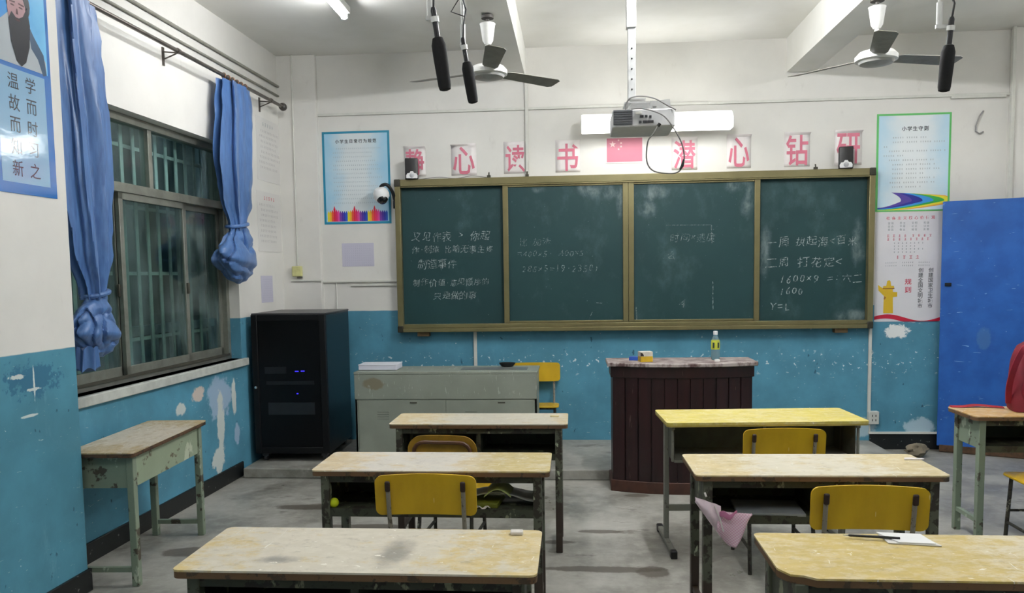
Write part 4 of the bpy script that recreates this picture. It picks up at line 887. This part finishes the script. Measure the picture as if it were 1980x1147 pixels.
def chair(label, x, y, rz=0, z=0, w_=.425, top=.775, bh=.17, seat=.42, arch=False, sd_=.36, sw=None, back=True):
    t = thing('school_chair', label, 'chair', (x, y, z), rz, 'yellow school chairs')
    hw = w_/2
    sp_ = rrect(sw or w_-.02, sd_, .05, 4, 0, .03+sd_/2)
    MB().prism(sp_, seat-.014, seat).build('seat', M_yply, t, bevel=.004)
    fx = hw-.05; fr = MB()
    fr.span((-fx, .05, seat-.034), (fx, .07, seat-.014)).span((-fx, sd_-.03, seat-.034), (fx, sd_-.01, seat-.014)); fr.build('seat_frame', M_ch, t)
    for sx in (-1, 1):
        MB().tube([(sx*fx, sd_-.02, seat-.014), (sx*(fx+.01), sd_+.01, 0)], .011, 8).build('leg', M_ch, t)
        MB().tube([(sx*fx, .06, seat-.014), (sx*(fx+.01), -.01, 0)], .011, 8).build('leg', M_ch, t)
        MB().tube([(sx*(fx+.006), .03, .13), (sx*(fx+.006), sd_, .13)], .009, 8).build('side_stretcher', M_ch, t)
    MB().tube([(-fx, sd_-.0, .2), (fx, sd_-.0, .2)], .008, 8).build('front_stretcher', M_ch, t)
    if not back: return t
    N = 14; out = rrect(w_, bh, .07 if arch else .028, 5)
    curve = lambda xx: .022*(1-(xx/hw)**2)
    tilt = lambda zz: -.10*(zz-(top-bh))
    cz = top-bh/2
    # curved back panel: strips across the width with the rounded outline
    cols = []
    for k in range(31):
        xx = -hw*math.cos(PI*k/30)*(.5+.5*abs(math.cos(PI*k/30))); r_ = .075 if arch else .028; e = hw-abs(xx)
        cut = r_-math.sqrt(max(0, r_*r_-(r_-min(e, r_))**2)); rb_ = .028; cutb = rb_-math.sqrt(max(0, rb_*rb_-(rb_-min(e, rb_))**2))
        cols.append((xx, top-bh+cutb, top-cut+.006*(1-(xx/hw)**2)))
    fr_, bk_ = [], []
    rows = 5; rings = []
    for xx, za, zb_ in cols:
        ring = []
        for i in range(rows+1): zz = za+(zb_-za)*i/rows; ring.append((xx, .0+curve(xx)+tilt(zz), zz))
        for i in range(rows, -1, -1): zz = za+(zb_-za)*i/rows; ring.append((xx, .010+curve(xx)+tilt(zz), zz))
        rings.append(ring)
    MB().loft(rings).build('backrest', M_oply if arch else M_yply, t)
    if arch:
        px = hw-.035; pts = [(-px, .05, seat-.02), (-px, .0, top-bh), (-px, -.012, top-.10)]+[(-px+.06-.06*math.cos(R(a)), -.014, top-.085+.055*math.sin(R(a))) for a in (20, 45, 70, 90)]
        pts = pts+[(-a, b, c_) for a, b, c_ in reversed(pts)]
        MB().tube(pts, .011, 8).build('back_frame', plain('brown_tube', (92, 58, 34), .45), t)
    else:
        for sx in (-1, 1):
            px = hw-.055
            ps = MB(); pts = [(sx*px, .055, seat-.02), (sx*px, .004+tilt(top-bh), top-bh), (sx*px, .0+curve(px)-.011+tilt(top-.03), top-.03)]
            ps.tube(pts, .0095, 8); ps.build('back_post', M_post, t)
            MB().box((sx*px, curve(px)-.016+tilt(top-.04), top-.042), (.022, .014, .045), rot=(R(6), 0, 0)).build('post_bracket', M_dk, t, bevel=.006)
    return t
chair('yellow school chair at second row left desk, in front of the papers', -.617, 3.13)
chair('yellow school chair at second row right desk behind pen and paper', 1.118, 2.995, R(-1), w_=.435)
chair('yellow school chair at bright yellow desk before the podium', 1.093, 4.10, R(2))
chair('ochre school chair with arched back tube at front row left desk', -.722, 4.16, R(-5), w_=.39, top=.722, bh=.17, arch=True, sd_=.37, sw=.46)
chair('yellow school chair beside teacher desk near front wall', -.335, 7.02, PI, PLAT, top=.72, bh=.165, seat=.36, sd_=.215)
chair('yellow school chair cut by right edge under the backpack desk', 2.665, 4.255, 0, w_=.42)

# ------------------------------------------------------------------ small things on and in the desks
SH2 = DH-.026-.17+.014      # top of the book shelf
def smooth_ball(r_): return MB().lathe([(r_*math.sin(PI*k/12), -r_*math.cos(PI*k/12)) for k in range(13)], 24)
tb = smooth_ball(.022).build('ball', plain('ball_yellow_green', (206, 220, 20), .7), loc=(-1.075, 3.335, SH2+.0225)); tag(tb, 'bright yellow green ball in left opening of second row desk', 'ball')
fo = thing('folder', 'grey papers lying on green book in second row left desk', 'papers', (-.34, 3.44, SH2))
MB().prism([(-.14, -.09), (.0, -.10), (.02, .06), (-.13, .08)], .001, .022).build('green_book', plain('olive_cover', (112, 118, 34), .5), fo, bevel=.002)
pp = MB(); N = 12; rows = [[(-.16+.34*i/N, -.08+.16*j/3, .030+.038*math.sin(PI*min(1, i/N*1.15))*(1-.12*j)) for i in range(N+1)] for j in range(4)]
pp.loft(rows, closed=False, cap=False); o = pp.build('grey_sheet', plain('sheet_grey', (176, 178, 170), .6), fo); o.modifiers.new('t', 'SOLIDIFY').thickness = .003
pp = MB(); pp.loft([[(-.06+.12*i/6, -.10+.16*j/2, .052+.035*math.sin(PI*i/6)) for i in range(7)] for j in range(3)], closed=False, cap=False); o = pp.build('green_sheet', plain('sheet_green', (190, 204, 130), .6), fo); o.modifiers.new('t', 'SOLIDIFY').thickness = .002
wp = MB().loft([[(-.03+.06*i/5, -.006+.02*j, .004+.007*math.sin(i*1.9+j)) for i in range(6)] for j in range(2)], closed=False, cap=False)
o = wp.build('tissue_scrap', M_sheet, loc=(-.40, 3.325, SH2+.006)); o.modifiers.new('t', 'SOLIDIFY').thickness = .002; tag(o, 'torn white tissue scrap at front of second row desk shelf', 'paper')
er = MB().box((0, 0, .006), (.042, .032, .012)); tag(er.build('eraser', plain('eraser_white', (226, 220, 212), .6), loc=(-.19, 2.475, DH), rz=R(3), bevel=.004), 'white eraser on right corner of nearest left desk', 'eraser')
er = MB().prism([(-.04, -.012), (.035, -.014), (.05, .0), (.0, .016), (-.03, .012)], 0, .006); tag(er.build('paper_scrap', M_sheet, loc=(1.50, 3.53, DH)), 'small white paper scrap on second row right desk', 'paper')
er = MB().box((0, 0, .004), (.05, .03, .008)); tag(er.build('chalk_stub_paper', plain('cream_scrap', (232, 218, 170), .6), loc=(-.115, 4.58, DH), rz=R(-4)), 'cream paper scrap on right corner of front row left desk', 'paper')
ns = thing('note_paper', 'white folded paper sheet on nearest right desk', 'paper', (1.025, 2.46, DH), R(-14))
MB().prism([(-.07, .03), (-.05, -.05), (.10, -.035), (.06, .045)], .001, .004).build('lower_sheet', M_paper, ns)
MB().prism([(-.075, .035), (-.02, -.045), (.085, -.03), (.055, .055)], .005, .0075).build('upper_sheet', plain('bright_sheet', (236, 236, 234), .5, var=.02), ns)
pn = thing('pen', 'black pen lying across the white paper on nearest right desk', 'pen', (.935, 2.461, DH+.0095), R(-9))
pz = Matrix.Rotation(PI/2, 4, 'Y') @ Matrix.Translation((0, 0, -.075))
MB().lathe([(.003, .0), (.0042, .004), (.0045, .10), (.0042, .15)], 10, pz).build('barrel', plain('pen_black', (26, 28, 32), .3), pn)
MB().lathe([(.0008, -.016), (.003, 0)], 10, pz).build('tip', M_alu, pn)
# cloth hanging from the second-row right desk
q = NT('pink_gingham'); v = q.local(); sx_, sy_, sz_ = q.sep(v)
wv = lambda a: q.step(q.math('SINE', q.math('MULTIPLY', a, 520.0)), -.1, .1)
f_ = q.math('MULTIPLY', q.math('ADD', wv(q.math('ADD', sx_, sz_)), wv(q.math('SUBTRACT', sz_, sx_))), .5)
c = q.mix(f_, S(246, 226, 234), S(232, 176, 204)); M_ging = q.fin(c, .8)
cth = thing('cloth', 'pink checked cloth hanging from second row right desk', 'cloth', (.60, 3.245, .60))
def sheetgrid(fn, nu=20, nv=14): return [[fn(i/nu, j/nv) for i in range(nu+1)] for j in range(nv+1)]
def tri(u, v_):   # a hanging triangle: top edge along the shelf, pointed corner below
    x = -.01+.145*u; top_ = .005-.012*u; bot = -.055-.095*math.sin(PI*min(1, u*.86+.1))**1.3 if u < .55 else -.148+(.14)*(u-.55)/.45
    z = top_+(bot-top_)*v_
    return (x, -.012-.016*math.sin(u*9+v_*2)*v_-.02*v_*(1-v_)*4*.5, z)
o = MB().loft(sheetgrid(tri), closed=False, cap=False).build('checked_panel', M_ging, cth); o.modifiers.new('t', 'SOLIDIFY').thickness = .0015
def pouch(u, v_):
    x = -.098+.105*u; topz = .062-.035*u; botz = .045-.15*u
    return (x, -.012-.03*math.sin(PI*v_)*math.sin(PI*(.15+.75*u))-.004*math.sin(u*14), topz+(botz-topz)*v_)
o = MB().loft(sheetgrid(pouch), closed=False, cap=False).build('folded_end', plain('cloth_pale_pink', (238, 218, 228), .8, var=.06, sc=20), cth); o.modifiers.new('t', 'SOLIDIFY').thickness = .002
o = MB().loft(sheetgrid(lambda u, v_: (.0+.07*u, -.03-.01*math.sin(PI*u), .006+.008*math.sin(u*8)-.02*v_-.008*math.sin(u*5)*v_), 12, 5), closed=False, cap=False).build('ruffle', plain('cloth_rose', (206, 130, 168), .8), cth); o.modifiers.new('t', 'SOLIDIFY').thickness = .002
MB().tube([(-.02, -.03, .03), (.0, -.035, -.02), (.015, -.035, -.075)], .003, 6).tube([(-.055, -.03, .07), (-.06, -.02, .085)], .004, 6).build('drawstring', M_sheet, cth)
bk = MB().box((0, 0, .006), (.28, .20, .012)); tag(bk.build('book', plain('grey_cover', (134, 140, 142), .5), loc=(.83, 3.37, SH2), rz=R(-3), bevel=.002), 'flat grey book inside second row right desk above the cloth', 'book')
# backpack
M_bp = plain('red_nylon', (118, 10, 34), .6, var=.14, sc=10)
bp = thing('backpack', 'crimson backpack standing on desk at right edge', 'backpack', (2.735, 4.76, DH+.007), R(-8))
rings = []
for i in range(15):
    u = i/14; z = .40*u; s_ = (1-.22*u-.25*max(0, (u-.6)/.4)**2)*(.9+.1*min(1, u*6)); d_ = (1-.45*u**2)
    if i == 14: s_ *= .72; d_ *= .6
    rings.append([(sg*(.175*s_)*abs(math.cos(a))**.55*1 if False else math.copysign(abs(math.cos(a))**.6, math.cos(a))*.172*s_, math.copysign(abs(math.sin(a))**.7, math.sin(a))*.105*d_+.03*u+.006*math.sin(a*5+u*7), z+.006*math.sin(a*3)) for a in [2*PI*k/36 for k in range(36)]])
MB().loft(rings).build('bag_body', M_bp, bp)
rings = []
for i in range(9):
    u = i/8; z = .03+.19*u; s_ = math.sin(PI*(.12+.76*u))**.4
    rings.append([(math.copysign(abs(math.cos(a))**.6, math.cos(a))*.125*s_, -.085+math.copysign(abs(math.sin(a))**.7, math.sin(a))*.05*s_, z) for a in [2*PI*k/28 for k in range(28)]])
MB().loft(rings).build('front_pocket', M_bp, bp)
for sx in (-1, 1):
    pts = spl([(sx*.07, -.03, .39), (sx*.12, -.09, .38), (sx*.168, -.10, .28), (sx*.182, -.06, .15), (sx*.172, -.03, .04)]); mb = MB()
    ring = [[(p+Vector((a*.016, 0, 0)))+Vector((0, b*.005, 0)) for a, b in ((-1, -1), (1, -1), (1, 1), (-1, 1))] for p in pts]; mb.loft(ring); mb.build('shoulder_strap', plain('red_webbing', (140, 18, 46), .7), bp)
MB().tube(spl([(-.05, .0, .40), (-.04, -.0, .44), (.04, -.0, .44), (.05, 0, .40)]), .008, 8).build('grab_handle', M_bp, bp)
MB().box((-.10, -.128, .20), (.014, .006, .012)).build('zip_tag', plain('tag_pale', (214, 160, 160), .5), bp)
sf = MB(); pts = spl([(2.30, 4.90, DH+.006), (2.36, 4.885, DH+.008), (2.44, 4.895, DH+.014), (2.52, 4.885, DH+.010), (2.585, 4.86, DH+.006)])
ring = [[p+Vector((0, -.022, -.004)), p+Vector((0, -.01, .003)), p+Vector((0, .01, .004)), p+Vector((0, .022, -.004)), p+Vector((0, 0, -.005))] for p in pts]; sf.loft(ring)
tag(sf.build('red_scarf', plain('scarf_red', (150, 18, 32), .7)), 'red scarf lying along back edge of desk beside backpack', 'scarf')
# crumpled paper by the dais
rings = []; rn = random.Random(5)
for i in range(10):
    la = PI*i/9; rings.append([(.085*(math.sin(la)+.08)*math.cos(a)*rn.uniform(.55, 1.25), .06*(math.sin(la)+.08)*math.sin(a)*rn.uniform(.6, 1.25), max(0, .06-.06*math.cos(la)*1.0+rn.uniform(-.008, .008)*math.sin(la))) for a in [2*PI*k/18 for k in range(18)]])
tag(MB().loft(rings).build('crumpled_paper', plain('brown_paper', (138, 128, 108), .85, var=.2), loc=(2.92, 6.78, 0)), 'crumpled brown paper on floor beside the platform end', 'paper')
